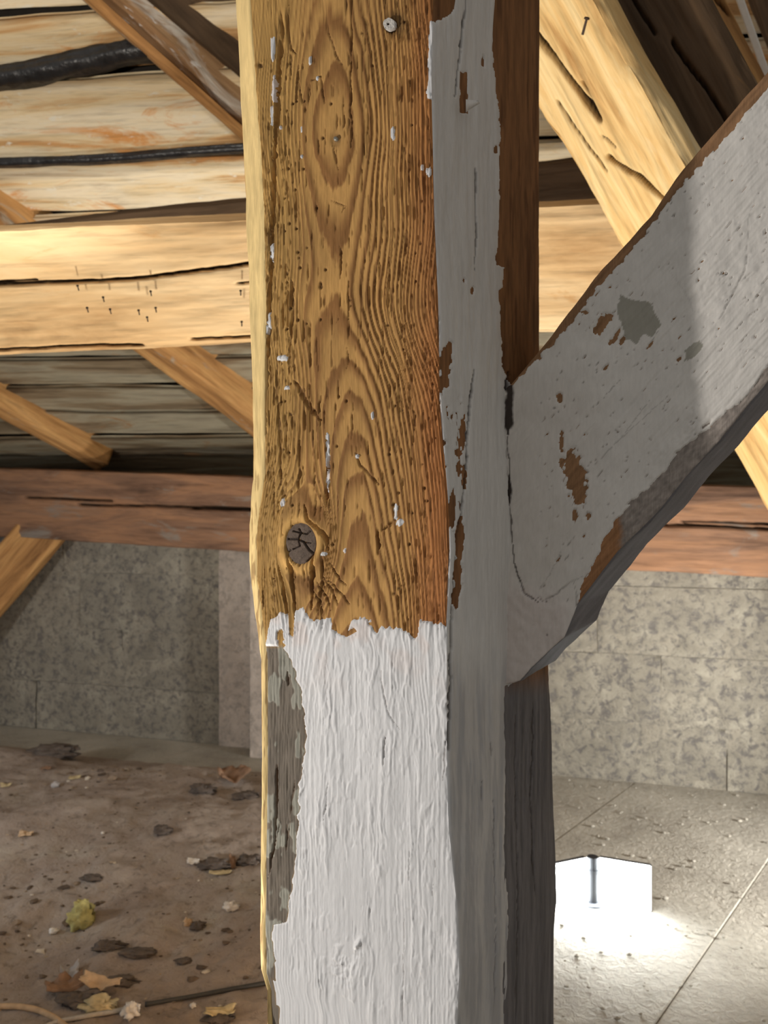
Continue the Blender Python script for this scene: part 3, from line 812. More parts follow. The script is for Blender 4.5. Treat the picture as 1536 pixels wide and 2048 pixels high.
for (bx_, by_), (rx_, ry_), rr in bare:
    ex, ey = (x - bx_) / rx_, (y - by_) / ry_
    e = np.maximum(np.abs(ex), np.abs(ey)) * 1.12 if rr == 0 else np.hypot(ex, ey)
    pm = np.minimum(pm, sstep(0.85, 1.12, e + (0.6 * rr + 0.1) * fbm(x / 5, y / 12, 111, 3)))
chip = sstep(0.34, 0.40, fbm(x / 6, y / 26, 113, 3)) * sstep(760, 840, y) * sstep(1050, 980, y) * sstep(935, 925, x)
pm = pm * (1 - chip)
# below the brace: the thin coat fades out towards the back
thin = sstep(1345, 1400, y) * sstep(1000, 1020, x + 14 * fbm(x / 5, y / 130, 115, 3))
pm = pm * (1 - thin * sstep(-0.55, -0.2, fbm(x / 4, y / 120, 116, 4)))
ph = 0.6 * mm * fbm(x / 6, y / 110, 121, 4) + 0.4 * mm * fbm(x / 9, y / 24, 122, 3) + 1.8 * mm * fbm(x / 30, y / 160, 123, 2)
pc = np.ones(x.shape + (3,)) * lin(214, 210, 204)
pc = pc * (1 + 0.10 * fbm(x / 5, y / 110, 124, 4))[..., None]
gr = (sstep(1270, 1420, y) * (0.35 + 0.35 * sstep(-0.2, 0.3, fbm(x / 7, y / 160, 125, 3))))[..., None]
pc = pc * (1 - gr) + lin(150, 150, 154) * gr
rc = [([(935, -40), (922, 60), (915, 130), (908, 200)], 3.4, 4.0, 0.85), ([(950, 330), (951, 460), (948, 540)], 2.2, 2.0, 0.7), ([(948, 735), (940, 790), (934, 870), (930, 950), (921, 1030), (912, 1090), (906, 1160), (902, 1260), (899, 1330), (896, 1430), (894, 1520)], 3.4, 5.0, 0.9),
      ([(960, 1560), (958, 1600)], 2.5, 2.0, 0.5), ([(979, 1480), (981, 1515)], 4.0, 1.5, 0.5), ([(890, 1650), (886, 1720), (895, 1745)], 4.0, 3.0, 0.7), ([(1065, 1400), (1062, 1600), (1068, 1800)], 2.5, 2.0, 0.6), ([(1030, 1420), (1034, 1700), (1030, 2040)], 2.2, 1.8, 0.5), ([(985, 1600), (990, 1800), (985, 2040)], 1.8, 1.2, 0.4),
      ([(1016, 745), (1016, 860), (1019, 960), (1018, 1010)], 8.0, 8.0, 0.9)]
h, c = carve(h, c, x, y, [(a_, b_, c_ * 0.6, d_) for a_, b_, c_, d_ in rc], lin(46, 34, 26))
ph, pc = carve(ph, pc, x, y, rc, lin(52, 42, 36))
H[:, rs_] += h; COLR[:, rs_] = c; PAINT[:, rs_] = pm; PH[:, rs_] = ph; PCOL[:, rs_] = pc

# ---------- build
root_loc = np.array([float(cen[-1, 0]), float(cen[-1, 1]), 0.0])
post = empty('timber_post', tuple(root_loc))
tag(post, 'thick timber post, bare ridged pine above, flaking white paint below', 'post')
Vw = (P + N * H[..., None] - root_loc)
V = Vw.reshape(-1, 3); Cn = Vw.shape[1]
fc = grid_faces(R, Cn, close=True)
mid = (R // 2) * Cn + nR_ + 100
a_, b_, c_ = V[mid], V[mid + 1], V[mid + Cn]
FLIP = float(np.dot(np.cross(b_ - a_, c_ - a_), NF)) < 0
fc = grid_faces(R, Cn, close=True, flip=FLIP)
link('timber_body', new_mesh('timber_body', V, fc, COLR.reshape(-1, 3)), M['post_wood'], post)
PT = PAINT
Vp = (P + N * (np.maximum(H * 0.35 + PH, H) * 1.0 + 0.0 + (1.5 * mm * sstep(0.05, 0.95, PT) - 0.5 * mm))[..., None] - root_loc)
edgey = (1 - sstep(0.3, 0.9, PT))[..., None]
Vp = Vp * (1 - edgey) + (P + N * (H - 0.3 * mm)[..., None] - root_loc) * edgey
pmx = np.maximum(np.maximum(PT, np.roll(PT, -1, 1)), np.maximum(np.roll(PT, -1, 0), np.roll(np.roll(PT, -1, 0), -1, 1)))
def paint_part(name, label, segsel, extra=None):
    keep = (pmx[:-1] > 0.25) & np.isin(sid, segsel)[None, :]
    if extra is not None: keep &= extra[:-1]
    f_ = grid_faces(R, Cn, close=True, keep=keep, flip=FLIP)
    v_, f_, c2 = compact(Vp.reshape(-1, 3), f_, PCOL.reshape(-1, 3))
    o = link(name, new_mesh(name, v_, f_, c2), M['paint'], post)
    o['label'] = label
    return o
lowm = PY > 1205
paint_part('paint_coat', 'brushed white paint coat on the lower front', [1], lowm)
paint_part('paint_flecks', 'stray flecks of white paint left on the bare wood', [1], ~lowm)['kind'] = 'stuff'
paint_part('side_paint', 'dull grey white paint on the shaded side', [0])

# knot, plug and nail
def disc_part(name, cx, cy, rx_, ry_, p0, n, lift, mat, colf, hf, parent, nr=22, na=72, rim=0.0):
    rr, aa = np.meshgrid(np.linspace(0.02, 1, nr), np.linspace(0, 2 * math.pi, na, endpoint=False), indexing='ij')
    wob = 1 + 0.06 * vn(np.cos(aa) * 2 + cx, np.sin(aa) * 2, 5)
    x = cx + rx_ * rr * np.cos(aa) * wob; y = cy + ry_ * rr * np.sin(aa) * wob
    W = onplane(x, y, p0, n)
    hh = hf(x, y, rr) + lift
    W = W + n * hh[..., None]
    W[-1] -= n * 0.004
    V_ = (W - root_loc).reshape(-1, 3)
    f_ = grid_faces(nr, na, close=True, flip=True)
    V_ = np.vstack([V_, V_[:na].mean(0)])
    cl = colf(x, y, rr).reshape(-1, 3); cl = np.vstack([cl, cl[:na].mean(0)])
    fan = [[len(V_) - 1, (i + 1) % na, i, i] for i in range(na)]
    me = bpy.data.meshes.new(name)
    me.from_pydata(V_.tolist(), [], f_.tolist() + [q[:3] for q in fan])
    a = me.color_attributes.new('Col', 'FLOAT_COLOR', 'POINT')
    c4 = np.ones((len(V_), 4), np.float32); c4[:, :3] = cl; a.data.foreach_set('color', c4.ravel())
    for p_ in me.polygons: p_.use_smooth = True
    bm = bmesh.new(); bm.from_mesh(me); bmesh.ops.recalc_face_normals(bm, faces=bm.faces)
    if bm.faces[0].normal.dot(Vector(n)) < 0: bmesh.ops.reverse_faces(bm, faces=bm.faces)
    bm.to_mesh(me); bm.free()
    return link(name, me, mat, parent)
kcr = [([(590, 1062), (606, 1066), (602, 1058)], 2.2), ([(580, 1078), (600, 1078), (612, 1084), (622, 1100), (632, 1108)], 2.8), ([(606, 1066), (618, 1068), (624, 1062)], 1.8), ([(600, 1078), (604, 1092), (590, 1098)], 1.8), ([(612, 1084), (625, 1086)], 1.6), ([(632, 1108), (618, 1122)], 2.2), ([(585, 1100), (578, 1106)], 1.8), ([(606, 1066), (600, 1078)], 2.0)]
def kh(x, y, r):
    q = 1.5 * mm * (1 - r ** 3) + 0.5 * mm * fbm(x / 6, y / 6, 131, 3)
    for pts, w in kcr: q = q - 3.0 * mm * (1 - sstep(w * 0.3, w, dpoly(x, y, pts)))
    return q
def kc(x, y, r):
    q = np.ones(x.shape + (3,)) * lin(108, 92, 80) * (1 + 0.2 * fbm(x / 8, y / 8, 133, 3))[..., None]
    for pts, w in kcr:
        m = (0.75 * (1 - sstep(w * 0.3, w, dpoly(x, y, pts))))[..., None]
        q = q * (1 - m) + lin(40, 30, 24) * m
    return q
o = disc_part('knot', 605, 1087, 31, 42, C0, NF, 0.0025, M['knot'], kc, kh, post, 46, 110)
o['label'] = 'dark cracked oval knot'
o = disc_part('plug', 781, 51, 12.5, 12.5, C0, NF, 0.0035, M['knot'], lambda x, y, r: np.where((np.hypot(x - 779, y - 51) < 2.6)[..., None], lin(60, 44, 34), lin(206, 200, 192)), lambda x, y, r: -0.0015 * (np.hypot(x - 779, y - 51) < 2.6) + 0.0006 * fbm(x / 4, y / 4, 3, 2), post)
o['label'] = 'round whitish plug'
M['nail'] = plain_mat('dull_nail', lin(150, 146, 136), 0.45, 0.6)
o = disc_part('nail_head', 672, 278, 4.5, 5.0, C0, NF, 0.0012, M['nail'], lambda x, y, r: np.ones(x.shape + (3,)) * 0.3, lambda x, y, r: 0.0012 * (1 - r * r), post, 8, 24)

def curl(px, py, wpx, hpx, p0, n, parent):
    k = 8; V_ = []
    for i in range(k):
        t = i / (k - 1)
        for q in (0.0, 1.0):
            w = onplane(np.array([px + wpx * t * (0.8 + 0.2 * q)]), np.array([py + hpx * (q - 0.5) * (1 - 0.75 * t) - 5 * t]), p0, n)[0]
            V_.append(w + n * (0.001 + 0.006 * t * t) - root_loc)
    top = np.array(V_); V_ = np.vstack([top, top - n * 0.0006])
    f_ = [[2 * i, 2 * i + 1, 2 * i + 3, 2 * i + 2] for i in range(k - 1)]
    f_ += [[a + 2 * k for a in q[::-1]] for q in f_]
    rim = [2 * i for i in range(k)] + [2 * i + 1 for i in range(k - 1, -1, -1)]
    f_ += [[rim[i], rim[(i + 1) % len(rim)], rim[(i + 1) % len(rim)] + 2 * k, rim[i] + 2 * k] for i in range(len(rim))]
    o = link('paint_curl', new_mesh('paint_curl', V_, f_, np.ones((4 * k, 3)) * lin(226, 222, 216)), M['paint'], parent)
    return o
curl(931, 212, 18, 26, C0, NR, post)['label'] = 'curled chip of white paint'

# ------------------------------------------------------------------ the brace (painted, springing from the right face)
rB = float(np.dot(onplane(np.array([1014.0]), np.array([1024.0]), C0, NR)[0] - C0, G))
B0 = C0 + G * rB
top_px = [(1022, 765), (1060, 716), (1100, 668), (1150, 604), (1200, 538), (1250, 484), (1300, 428), (1350, 352), (1400, 292), (1450, 236), (1500, 176), (1536, 136)]
bot_px = [(1010, 1369), (1040, 1362), (1062, 1336), (1100, 1300), (1128, 1275), (1155, 1212), (1237, 1105), (1320, 1022), (1372, 958), (1440, 884), (1500, 808), (1536, 766)]
def bedge(pts):
    a = np.array(pts, float); W = onplane(a[:, 0], a[:, 1], B0, NF)
    return (W - B0) @ E, W[:, 2]
st, ztp = bedge(top_px); sb, zbt = bedge(bot_px)
def lerp_ext(s, xs, zs):
    r = np.interp(s, xs, zs)
    k1 = (zs[-1] - zs[-4]) / (xs[-1] - xs[-4])
    return np.where(s > xs[-1], zs[-1] + (s - xs[-1]) * k1, r)
Sv = np.concatenate([np.linspace(-0.035, 0.34, 250), np.linspace(0.345, 1.05, 60)])
zT = lerp_ext(Sv, st, ztp) ; zB = lerp_ext(Sv, sb, zbt)
zT = np.where(Sv < st[0], ztp[0] - (st[0] - Sv) * 0.9, zT)
BD = 0.135
ntop, nfr, nbt, nbk = 16, 240, 26, 8
R2 = len(Sv)
def pt(s, z, d): return B0[None] + E[None] * s[:, None] + G[None] * np.broadcast_to(d, s.shape)[:, None] + np.array([0, 0, 1.0])[None] * z[:, None]
q1 = pt(Sv, zT + 0.004, BD); q2 = pt(Sv, zT, 0.0); q3 = pt(Sv, zB, 0.0); q4 = pt(Sv, zB + 0.006, BD)
bsegs = [(q1, q2, ntop), (q2, q3, nfr), (q3, q4, nbt), (q4, q1, nbk)]
tt_ = np.gradient(zT, Sv); tb_ = np.gradient(zB, Sv)
tt_ = np.convolve(np.pad(tt_, 10, 'edge'), np.ones(21) / 21, 'valid'); tb_ = np.convolve(np.pad(tb_, 10, 'edge'), np.ones(21) / 21, 'valid')
def nrm(v): return v / np.linalg.norm(v, axis=1)[:, None]
nT = nrm(-E[None] * tt_[:, None] + np.array([0, 0, 1.0])[None]); nBm = nrm(E[None] * tb_[:, None] - np.array([0, 0, 1.0])[None])
nFr = np.repeat(NF[None], R2, 0)
bN = [nT, nFr, nBm, -nFr]
cp, cn, bs_, ci_ = [], [], [], []
for k, (a, b, n_) in enumerate(bsegs):
    L = np.linalg.norm(b - a, axis=1)
    for q in range(n_):
        t = q / n_; dn = np.minimum(t, 1 - t) * L
        w = 0.5 * (1 - np.clip(dn / 0.007, 0, 1)); o_ = bN[k - 1] if t < 0.5 else bN[(k + 1) % 4]
        v = nrm(bN[k] * (1 - w)[:, None] + o_ * w[:, None])
        cp.append(a * (1 - t) + b * t - v * ((1 - np.clip(dn / 0.007, 0, 1)) ** 2 * 0.0022)[:, None]); cn.append(v); bs_.append(k)
BP = np.stack(cp, 1); BN = np.stack(cn, 1); bs_ = np.array(bs_)
bx, by = proj(BP)
bH = np.zeros(bx.shape); bC = np.zeros(BP.shape); bPm = np.zeros(bx.shape); bPh = np.zeros(bx.shape); bPc = np.zeros(BP.shape)
# coordinates along and across the brace in pixels
ca_, sa_ = math.cos(math.radians(-49)), math.sin(math.radians(-49))
al = bx * ca_ + by * sa_; ac = -bx * sa_ + by * ca_
# wood below the paint
fr = bs_ == 1
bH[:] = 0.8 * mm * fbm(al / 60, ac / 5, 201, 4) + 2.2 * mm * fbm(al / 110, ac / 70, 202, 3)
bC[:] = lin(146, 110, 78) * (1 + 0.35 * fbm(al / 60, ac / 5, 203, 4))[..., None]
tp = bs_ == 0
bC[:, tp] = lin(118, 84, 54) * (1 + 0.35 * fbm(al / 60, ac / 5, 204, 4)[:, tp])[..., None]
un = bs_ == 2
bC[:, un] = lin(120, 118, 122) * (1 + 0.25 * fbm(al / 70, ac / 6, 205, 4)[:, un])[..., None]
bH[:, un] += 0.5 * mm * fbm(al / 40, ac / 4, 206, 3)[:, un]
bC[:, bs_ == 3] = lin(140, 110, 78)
# paint mask on the front
x, y = bx, by
ytop = proj(q2)[1][:, None] + 0 * x
ybot = proj(q3)[1][:, None] + 0 * x
# distances across the brace, roughly, from its upper and lower arris
dt = (y - ytop) * 0.66; db = (ybot - y) * 0.70
wtop = np.interp(x, [1010, 1060, 1150, 1300, 1400, 1536], [3, 12, 22, 20, 26, 30]) + 7 * fbm(al / 14, ac / 9, 211, 4)
pm = sstep(-2, 2, dt - wtop)
# scraped grey-brown band along the lower arris
wl = np.interp(x, [1010, 1150, 1160, 1215, 1235, 1300, 1400, 1470, 1500, 1536], [-30, -30, 20, 46, 50, 52, 46, 24, 16, 26]) + 9 * fbm(al / 22, ac / 12, 213, 4)
band = sstep(2, -2, db - wl)
greyband = lin(150, 140, 132) * (1 + 0.45 * fbm(al / 12, ac / 6, 214, 4))[..., None]
brownpart = sstep(1250, 1232, x + 6 * fbm(x / 9, y / 9, 215, 2))[..., None]
gb = greyband * (1 - brownpart) + lin(158, 114, 78) * (1 + 0.3 * fbm(al / 40, ac / 4, 216, 4))[..., None] * brownpart
bC[:] = np.where((fr[None, :] & (band > 0.3))[..., None], gb, bC)
residue = sstep(0.05, 0.2, fbm(al / 8, ac / 6, 217, 4)) * 0.85 * (1 - brownpart[..., 0])
pm = pm * (1 - band)
spots = [((1150, 950), (22, 48), 0.5, -10), ((1158, 985), (18, 26), 0.5, 0), ((1123, 882), (5, 24), 0.3, 0), ((1118, 795), (7, 12), 0.5, 0), ((1123, 925), (6, 12), 0.5, 0), ((1150, 1030), (6, 14), 0.6, 0), ((1176, 1032), (5, 8), 0.6, 0), ((1205, 648), (12, 34), 0.5, 35), ((1172, 625), (9, 6), 0.7, 0), ((1232, 672), (5, 16), 0.4, 30), ((1246, 678), (5, 13), 0.4, 30), ((1220, 685), (4, 10), 0.5, 30), ((1358, 720), (4, 10), 0.6, 40), ((1300, 690), (3, 12), 0.5, 40), ((1212, 735), (3, 10), 0.6, 40), ((1450, 548), (8, 3), 0.5, 0)]
for (sx, sy), (rx_, ry_), rg, an in spots:
    an = math.radians(an); u = (x - sx) * math.cos(an) + (y - sy) * math.sin(an); v = -(x - sx) * math.sin(an) + (y - sy) * math.cos(an)
    e = np.hypot(u / rx_, v / ry_) + rg * fbm(x / 8, y / 8, 221, 3)
    pm = np.minimum(pm, sstep(0.8, 1.05, e))
tiny = sstep(0.60, 0.66, fbm(al / 16, ac / 4, 223, 3)) * sstep(1040, 1120, x)
pm = pm * (1 - tiny)
PMb = np.where(fr[None, :], pm, 0)
# rough plaster-like paint at the right, smooth near the post
roughz = sstep(1290, 1420, x + 0.25 * (y - 700)) * 1.0
bPh = 0.35 * mm * fbm(al / 70, ac / 8, 231, 4) + 2.4 * mm * fbm(al / 100, ac / 80, 232, 3)
bPh = bPh + roughz * (0.7 * mm * fbm(x / 20, y / 20, 233, 3) - 0.8 * mm * sstep(0.42, 0.6, fbm(x / 7, y / 7, 234, 2)))
bPh = bPh + 0.5 * mm * fbm(x / 22, y / 22, 235, 3)
bPc[:] = lin(216, 211, 204)
bPc *= (1 + 0.05 * fbm(x / 40, y / 40, 236, 3))[..., None]
tone_left = (sstep(1260, 1080, x + 40 * fbm(x / 60, y / 90, 237, 3)) * sstep(700, 820, y))[..., None] * 0.35  # paint a little duller and browner at the lower left
bPc = bPc * (1 - tone_left) + lin(196, 186, 176) * tone_left
grooves = [([(1340, 540), (1380, 600), (1390, 640)], 2.5, 1.2, 0.1), ([(1500, 420), (1490, 540), (1440, 640)], 2.5, 1.8, 0.3), ([(1520, 560), (1505, 545), (1480, 565)], 2.0, 1.2, 0.1), ([(1470, 690), (1440, 730), (1420, 740)], 2.0, 1.2, 0.1), ([(1536, 720), (1510, 700), (1480, 700)], 2.2, 1.6, 0.2),
           ([(1240, 760), (1205, 800)], 1.6, 0.8, 0.4), ([(1320, 660), (1290, 700)], 1.6, 0.8, 0.4), ([(1340, 790), (1260, 860), (1200, 920)], 1.4, 0.7, 0.3), ([(1300, 800), (1240, 880)], 1.3, 0.6, 0.3), ([(1015, 870), (1019, 930), (1017, 1000), (1022, 1040), (1025, 1100), (1035, 1150), (1050, 1185), (1080, 1205)], 2.6, 4.0, 0.85), ([(1085, 1203), (1110, 1190), (1140, 1165), (1170, 1150)], 2.6, 2.0, 0.3), ([(1148, 1165), (1152, 1190), (1155, 1215)], 2.6, 2.0, 0.4), ([(1130, 1090), (1100, 1150), (1078, 1180)], 1.5, 0.8, 0.2), ([(1022, 730), (1019, 800), (1017, 868)], 15, 30, 1.0), ([(1018, 950), (1018, 1012)], 10, 16, 1.0)]  # gap beside the post: its darkness is painted in as well as carved
fsel = np.broadcast_to(fr[None, :], x.shape)
bh_, bc_ = carve(bPh.copy(), bPc.copy(), x, y, grooves, lin(52, 42, 36))
bPh = np.where(fsel, bh_, bPh); bPc = np.where(fsel[..., None], bc_, bPc)
# thick blob of filler at the foot
blob = sstep(1160, 1120, x + 0.15 * (y - 1250)) * sstep(1160, 1215, y + 0.25 * (1090 - x) + 8 * fbm(x / 20, y / 20, 241, 2))
bPh = bPh + blob * (3.0 * mm + 1.2 * mm * fbm(x / 16, y / 16, 242, 3))
bPc = bPc * (1 - 0.5 * blob[..., None]) + lin(210, 196, 190) * (0.5 * blob[..., None])
def inside(x, y, poly):
    r = np.zeros(x.shape, bool); n = len(poly)
    for i in range(n):
        (x0, y0), (x1, y1) = poly[i], poly[(i + 1) % n]
        if y0 == y1: continue
        cr = ((y0 > y) != (y1 > y)) & (x < (x1 - x0) * (y - y0) / (y1 - y0) + x0)
        r ^= cr
    return r
nzx, nzy = 3 * fbm(x / 9, y / 9, 251, 3), 3 * fbm(x / 9, y / 9, 252, 3)
pat = inside(x + nzx, y + nzy, [(1242, 588), (1262, 600), (1300, 604), (1312, 630), (1322, 650), (1305, 674), (1288, 668), (1275, 688), (1252, 678), (1240, 640), (1235, 615)])
pat |= inside(x + nzx, y + nzy, [(1372, 700), (1384, 690), (1398, 680), (1408, 690), (1395, 712), (1380, 722), (1370, 722)])
pat &= fr[None, :]
PMb = np.where(pat, 1.0, PMb)
bPh = np.where(pat, bPh * 0.5 - 0.3 * mm, bPh)
bPc = np.where(pat[..., None], lin(158, 154, 142), bPc)
brace = empty('timber_brace', tuple(B0))
tag(brace, 'white painted diagonal brace rising to the right from the post', 'brace')
Vb = (BP + BN * bH[..., None] - B0)
R2, C2 = bx.shape
mid = (R2 // 3) * C2 + ntop + 100; vv = Vb.reshape(-1, 3)
FL2 = float(np.dot(np.cross(vv[mid + 1] - vv[mid], vv[mid + C2] - vv[mid]), NF)) < 0
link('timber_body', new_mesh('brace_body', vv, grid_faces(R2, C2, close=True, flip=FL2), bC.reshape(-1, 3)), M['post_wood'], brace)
Vq = BP + BN * (np.maximum(bH * 0.5 + bPh, bH) + 1.6 * mm * sstep(0.05, 0.95, PMb) - 0.4 * mm)[..., None] - B0
eg = (1 - sstep(0.3, 0.9, PMb))[..., None]
Vq = Vq * (1 - eg) + (BP + BN * (bH - 0.3 * mm)[..., None] - B0) * eg
pq = np.maximum(np.maximum(PMb, np.roll(PMb, -1, 1)), np.maximum(np.roll(PMb, -1, 0), np.roll(np.roll(PMb, -1, 0), -1, 1)))
for nm_, sel_, lb_ in (('filler_patch', pat[:-1], 'smooth grey filler patches'),):
    f_ = grid_faces(R2, C2, close=True, keep=sel_, flip=FL2)
    v_, f_, c2 = compact(Vq.reshape(-1, 3), f_, bPc.reshape(-1, 3))
    link(nm_, new_mesh('brace_' + nm_, v_, f_, c2), M['paint'], brace)['label'] = lb_
f_ = grid_faces(R2, C2, close=True, keep=(pq[:-1] > 0.25) & fr[None, :] & ~pat[:-1], flip=FL2)
v_, f_, c2 = compact(Vq.reshape(-1, 3), f_, bPc.reshape(-1, 3))
link('paint_coat', new_mesh('brace_paint', v_, f_, c2), M['paint'], brace)['label'] = 'dull white lumpy paint coat'
# ------------------------------------------------------------------ rubble and dust at the left
def mh(x, y):
    x = np.asarray(x, float); y = np.asarray(y, float)
    edge_ = sstep(0.35, -0.25, x - 0.10 * y + 0.15 * fbm(x * 2, y * 2, 301, 3)) * sstep(4.05, 3.3, y + 0.25 * x)
    base = 0.10 + 0.10 * fbm(x * 0.9 + 3, y * 0.9, 303, 3) + 0.035 * fbm(x * 4, y * 4, 305, 4) + 0.010 * fbm(x * 18, y * 18, 307, 4)
    return edge_ * base - 0.03 * (1 - edge_)
gx, gy = np.meshgrid(np.linspace(-4.2, 0.9, 300), np.concatenate([np.linspace(0.6, 2.6, 260), np.linspace(2.62, 4.3, 110)]), indexing='ij')
gz = mh(gx, gy)
def dirt_mat():
    t = NT('brown_dirt')
    v = t.coords((1, 1, 1), rnd=False)
    f = t.noise(v, 2.6, 8, 0.62, 0.8)
    c = t.ramp(f, [(0.3, lin(136, 123, 113)), (0.46, lin(160, 147, 136)), (0.6, lin(170, 159, 148)), (0.75, lin(182, 176, 164))])
    f2 = t.noise(v, 30, 6, 0.7, 0.4)
    k = t.ramp(f2, [(0.33, (0.45,) * 3), (0.46, (1,) * 3)])
    c = t.mix(0.7, c, k, 'MULTIPLY')
    t.l(c, t.b.inputs['Base Color']); t.b.inputs['Roughness'].default_value = 1.0
    t.bump(f2, 0.8, 0.015)
    return t.m
M['dirt'] = dirt_mat()
o = link('dirt_mound', new_mesh('dirt_mound', np.stack([gx, gy, gz], -1).reshape(-1, 3), grid_faces(*gx.shape, flip=False)), M['dirt'])
tag(o, 'brown dusty dirt and rubble covering the floor on the left', 'dirt', kind='stuff')

def ground(px, py):
    d = at(px, py, 1.0) - np.array([0, 0, EYE]); t = 0.8
    for _ in range(4000):
        p = np.array([0, 0, EYE]) + d * t
        hgt = max(0.0, float(mh(p[0], p[1])))
        if p[2] <= hgt: return np.array([p[0], p[1], hgt]), t
        t += 0.003
    return p, t
def lump(name, px, py, wpx, hpx, dpx, mat, label, cat, seed, rough=0.35, group=None, nu=28, nv=18, spin=0.0, sink=0.25, freq=2.2):
    if name == 'clod': hpx *= 0.7; sink = 0.4; rough *= 0.8
    p, dist = ground(px, py + hpx * 0.4)
    k = dist / F
    u, v = np.meshgrid(np.linspace(0, 2 * math.pi, nu, endpoint=False), np.linspace(-math.pi / 2, math.pi / 2, nv), indexing='ij')
    sx, sy, sz = np.cos(v) * np.cos(u), np.cos(v) * np.sin(u), np.sin(v)
    r = 1 + rough * (fbm(sx * freq + seed, sy * freq + sz * 1.7 * freq, seed, 4) + 0.6 * vn(sz * 3 * freq + seed, sx * 3 * freq, seed + 1))
    X = sx * r * wpx * 0.5 * k; Y = sy * r * dpx * 0.5 * k; Z = sz * r * hpx * 0.5 * k
    cs, sn = math.cos(spin), math.sin(spin)
    V_ = np.stack([X * cs - Y * sn, X * sn + Y * cs, Z - Z.min() * 1.0], -1).reshape(-1, 3)
    f_ = grid_faces(nu, nv, flip=False).tolist() + [[(nu - 1) * nv + j, j, j + 1, (nu - 1) * nv + j + 1] for j in range(nv - 1)]
    me = new_mesh(name, V_, f_)
    o = link(name, me, mat, loc=tuple(p - np.array([0, 0, sink * hpx * k])))
    tag(o, label, cat, group)
    return o
def scrap(name, px, py, wpx, dpx, mat, label, cat, seed, curl=0.3, spin=0.0, group=None, thick=0.0015):
    """crumpled sheet with thickness"""
    p, dist = ground(px, py); k = dist / F
    n = 14
    a, b = np.meshgrid(np.linspace(-0.5, 0.5, n), np.linspace(-0.5, 0.5, n), indexing='ij')
    rr = 1 + 0.25 * fbm(a * 3 + seed, b * 3, seed, 3)
    X = a * rr * wpx * k; Y = b * rr * dpx * k
    Z = curl * wpx * k * (0.6 * fbm(a * 2.5 + seed, b * 2.5, seed + 3, 3) + 0.9 * (a * a + 0.3 * b)) ; Z = Z - Z.min()
    cs, sn = math.cos(spin), math.sin(spin)
    top = np.stack([X * cs - Y * sn, X * sn + Y * cs, Z + thick], -1).reshape(-1, 3); bot = top - np.array([0, 0, thick])
    f1_ = grid_faces(n, n, flip=True).tolist(); f2_ = (grid_faces(n, n) + n * n).tolist()
    rim = []
    ring = [i for i in range(n)] + [i * n + n - 1 for i in range(1, n)] + [(n - 1) * n + i for i in range(n - 2, -1, -1)] + [i * n for i in range(n - 2, 0, -1)]
    for i in range(len(ring)):
        j = (i + 1) % len(ring); rim.append([ring[i], ring[j], ring[j] + n * n, ring[i] + n * n])
    me = new_mesh(name, np.vstack([top, bot]), f1_ + f2_ + rim)
    o = link(name, me, mat, loc=tuple(p + np.array([0, 0, 0.001])))
    tag(o, label, cat, group)
    return o
M['lichen'] = plain_mat('yellow_green_wool', lin(196, 190, 126), 0.95, 0, 0.35, 30, 1.0, 0.02)
M['paper'] = plain_mat('white_paper', lin(226, 222, 214), 0.8, 0, 0.12)
M['tan'] = plain_mat('tan_card', lin(200, 172, 138), 0.85, 0, 0.25, 40)
M['straw'] = plain_mat('pale_straw', lin(196, 180, 140), 0.9, 0, 0.3, 40)
M['soot'] = plain_mat('dark_clods', lin(104, 94, 86), 0.95, 0, 0.4, 30, 1.0, 0.01)
M['leaf'] = plain_mat('dry_leaf', lin(146, 116, 92), 0.85, 0, 0.35, 30)
M['grey_card'] = plain_mat('grey_card', lin(176, 172, 170), 0.85, 0, 0.2, 30)
lump('insulation_tuft', 165, 1828, 50, 56, 46, M['lichen'], 'yellow green fluffy tuft lying on the brown dirt', 'tuft', 3, 0.32, freq=2.4)
lump('paper_wad', 108, 1862, 19, 11, 14, M['paper'], 'small white paper wad below the yellow green tuft', 'paper', 5, 0.3)
lump('paper_wad', 461, 1812, 28, 18, 20, M['paper'], 'white crumpled paper wad near the post', 'paper', 8, 0.5)
lump('paper_wad', 262, 2024, 32, 30, 26, M['paper'], 'white fluffy wad lying against the cable', 'paper', 12, 0.5)
scrap('card_scrap', 52, 1672, 26, 18, M['tan'], 'tan scrap at the left edge of the dirt', 'scrap', 21, 0.4)
scrap('wood_chip', 150, 1557, 22, 16, M['straw'], 'pale chip farthest back on the dirt', 'chip', 23, 0.2, 0.3)
scrap('wood_chip', 92, 1538, 20, 14, M['leaf'], 'brownish chip on the dark far heap', 'chip', 24, 0.2, 0.1)
scrap('wood_chip', 8, 1573, 24, 16, M['straw'], 'pale chip cut by the left picture edge', 'chip', 25, 0.2)
lump('pebble', 206, 1665, 8, 6, 7, M['paper'], 'tiny white pebble in the middle of the dirt', 'pebble', 27, 0.2)
lump('pebble', 110, 1570, 16, 12, 12, M['grey_card'], 'grey pebble beside the farthest pale chip', 'pebble', 28, 0.3)
scrap('dry_leaf', 468, 1562, 54, 40, M['leaf'], 'curled pinkish brown dry leaf beside the post', 'leaf', 31, 0.6, 0.4)
lump('clod', 405, 1575, 48, 24, 40, M['soot'], 'dark clod left of the curled dry leaf', 'clod', 33, 0.6)
lump('clod', 490, 1590, 46, 22, 40, M['soot'], 'dark clod in front of the curled dry leaf', 'clod', 34, 0.6)
lump('clod', 108, 1500, 88, 34, 60, M['soot'], 'low dark heap at the far end of the dirt', 'clod', 35, 0.5)
lump('clod', 325, 1660, 34, 20, 28, M['soot'], 'dark clod in the middle of the brown dirt', 'clod', 36, 0.6)
lump('clod', 425, 1727, 60, 20, 40, M['soot'], 'dark crumbly clod near the yellow splinter', 'clod', 37, 0.6)
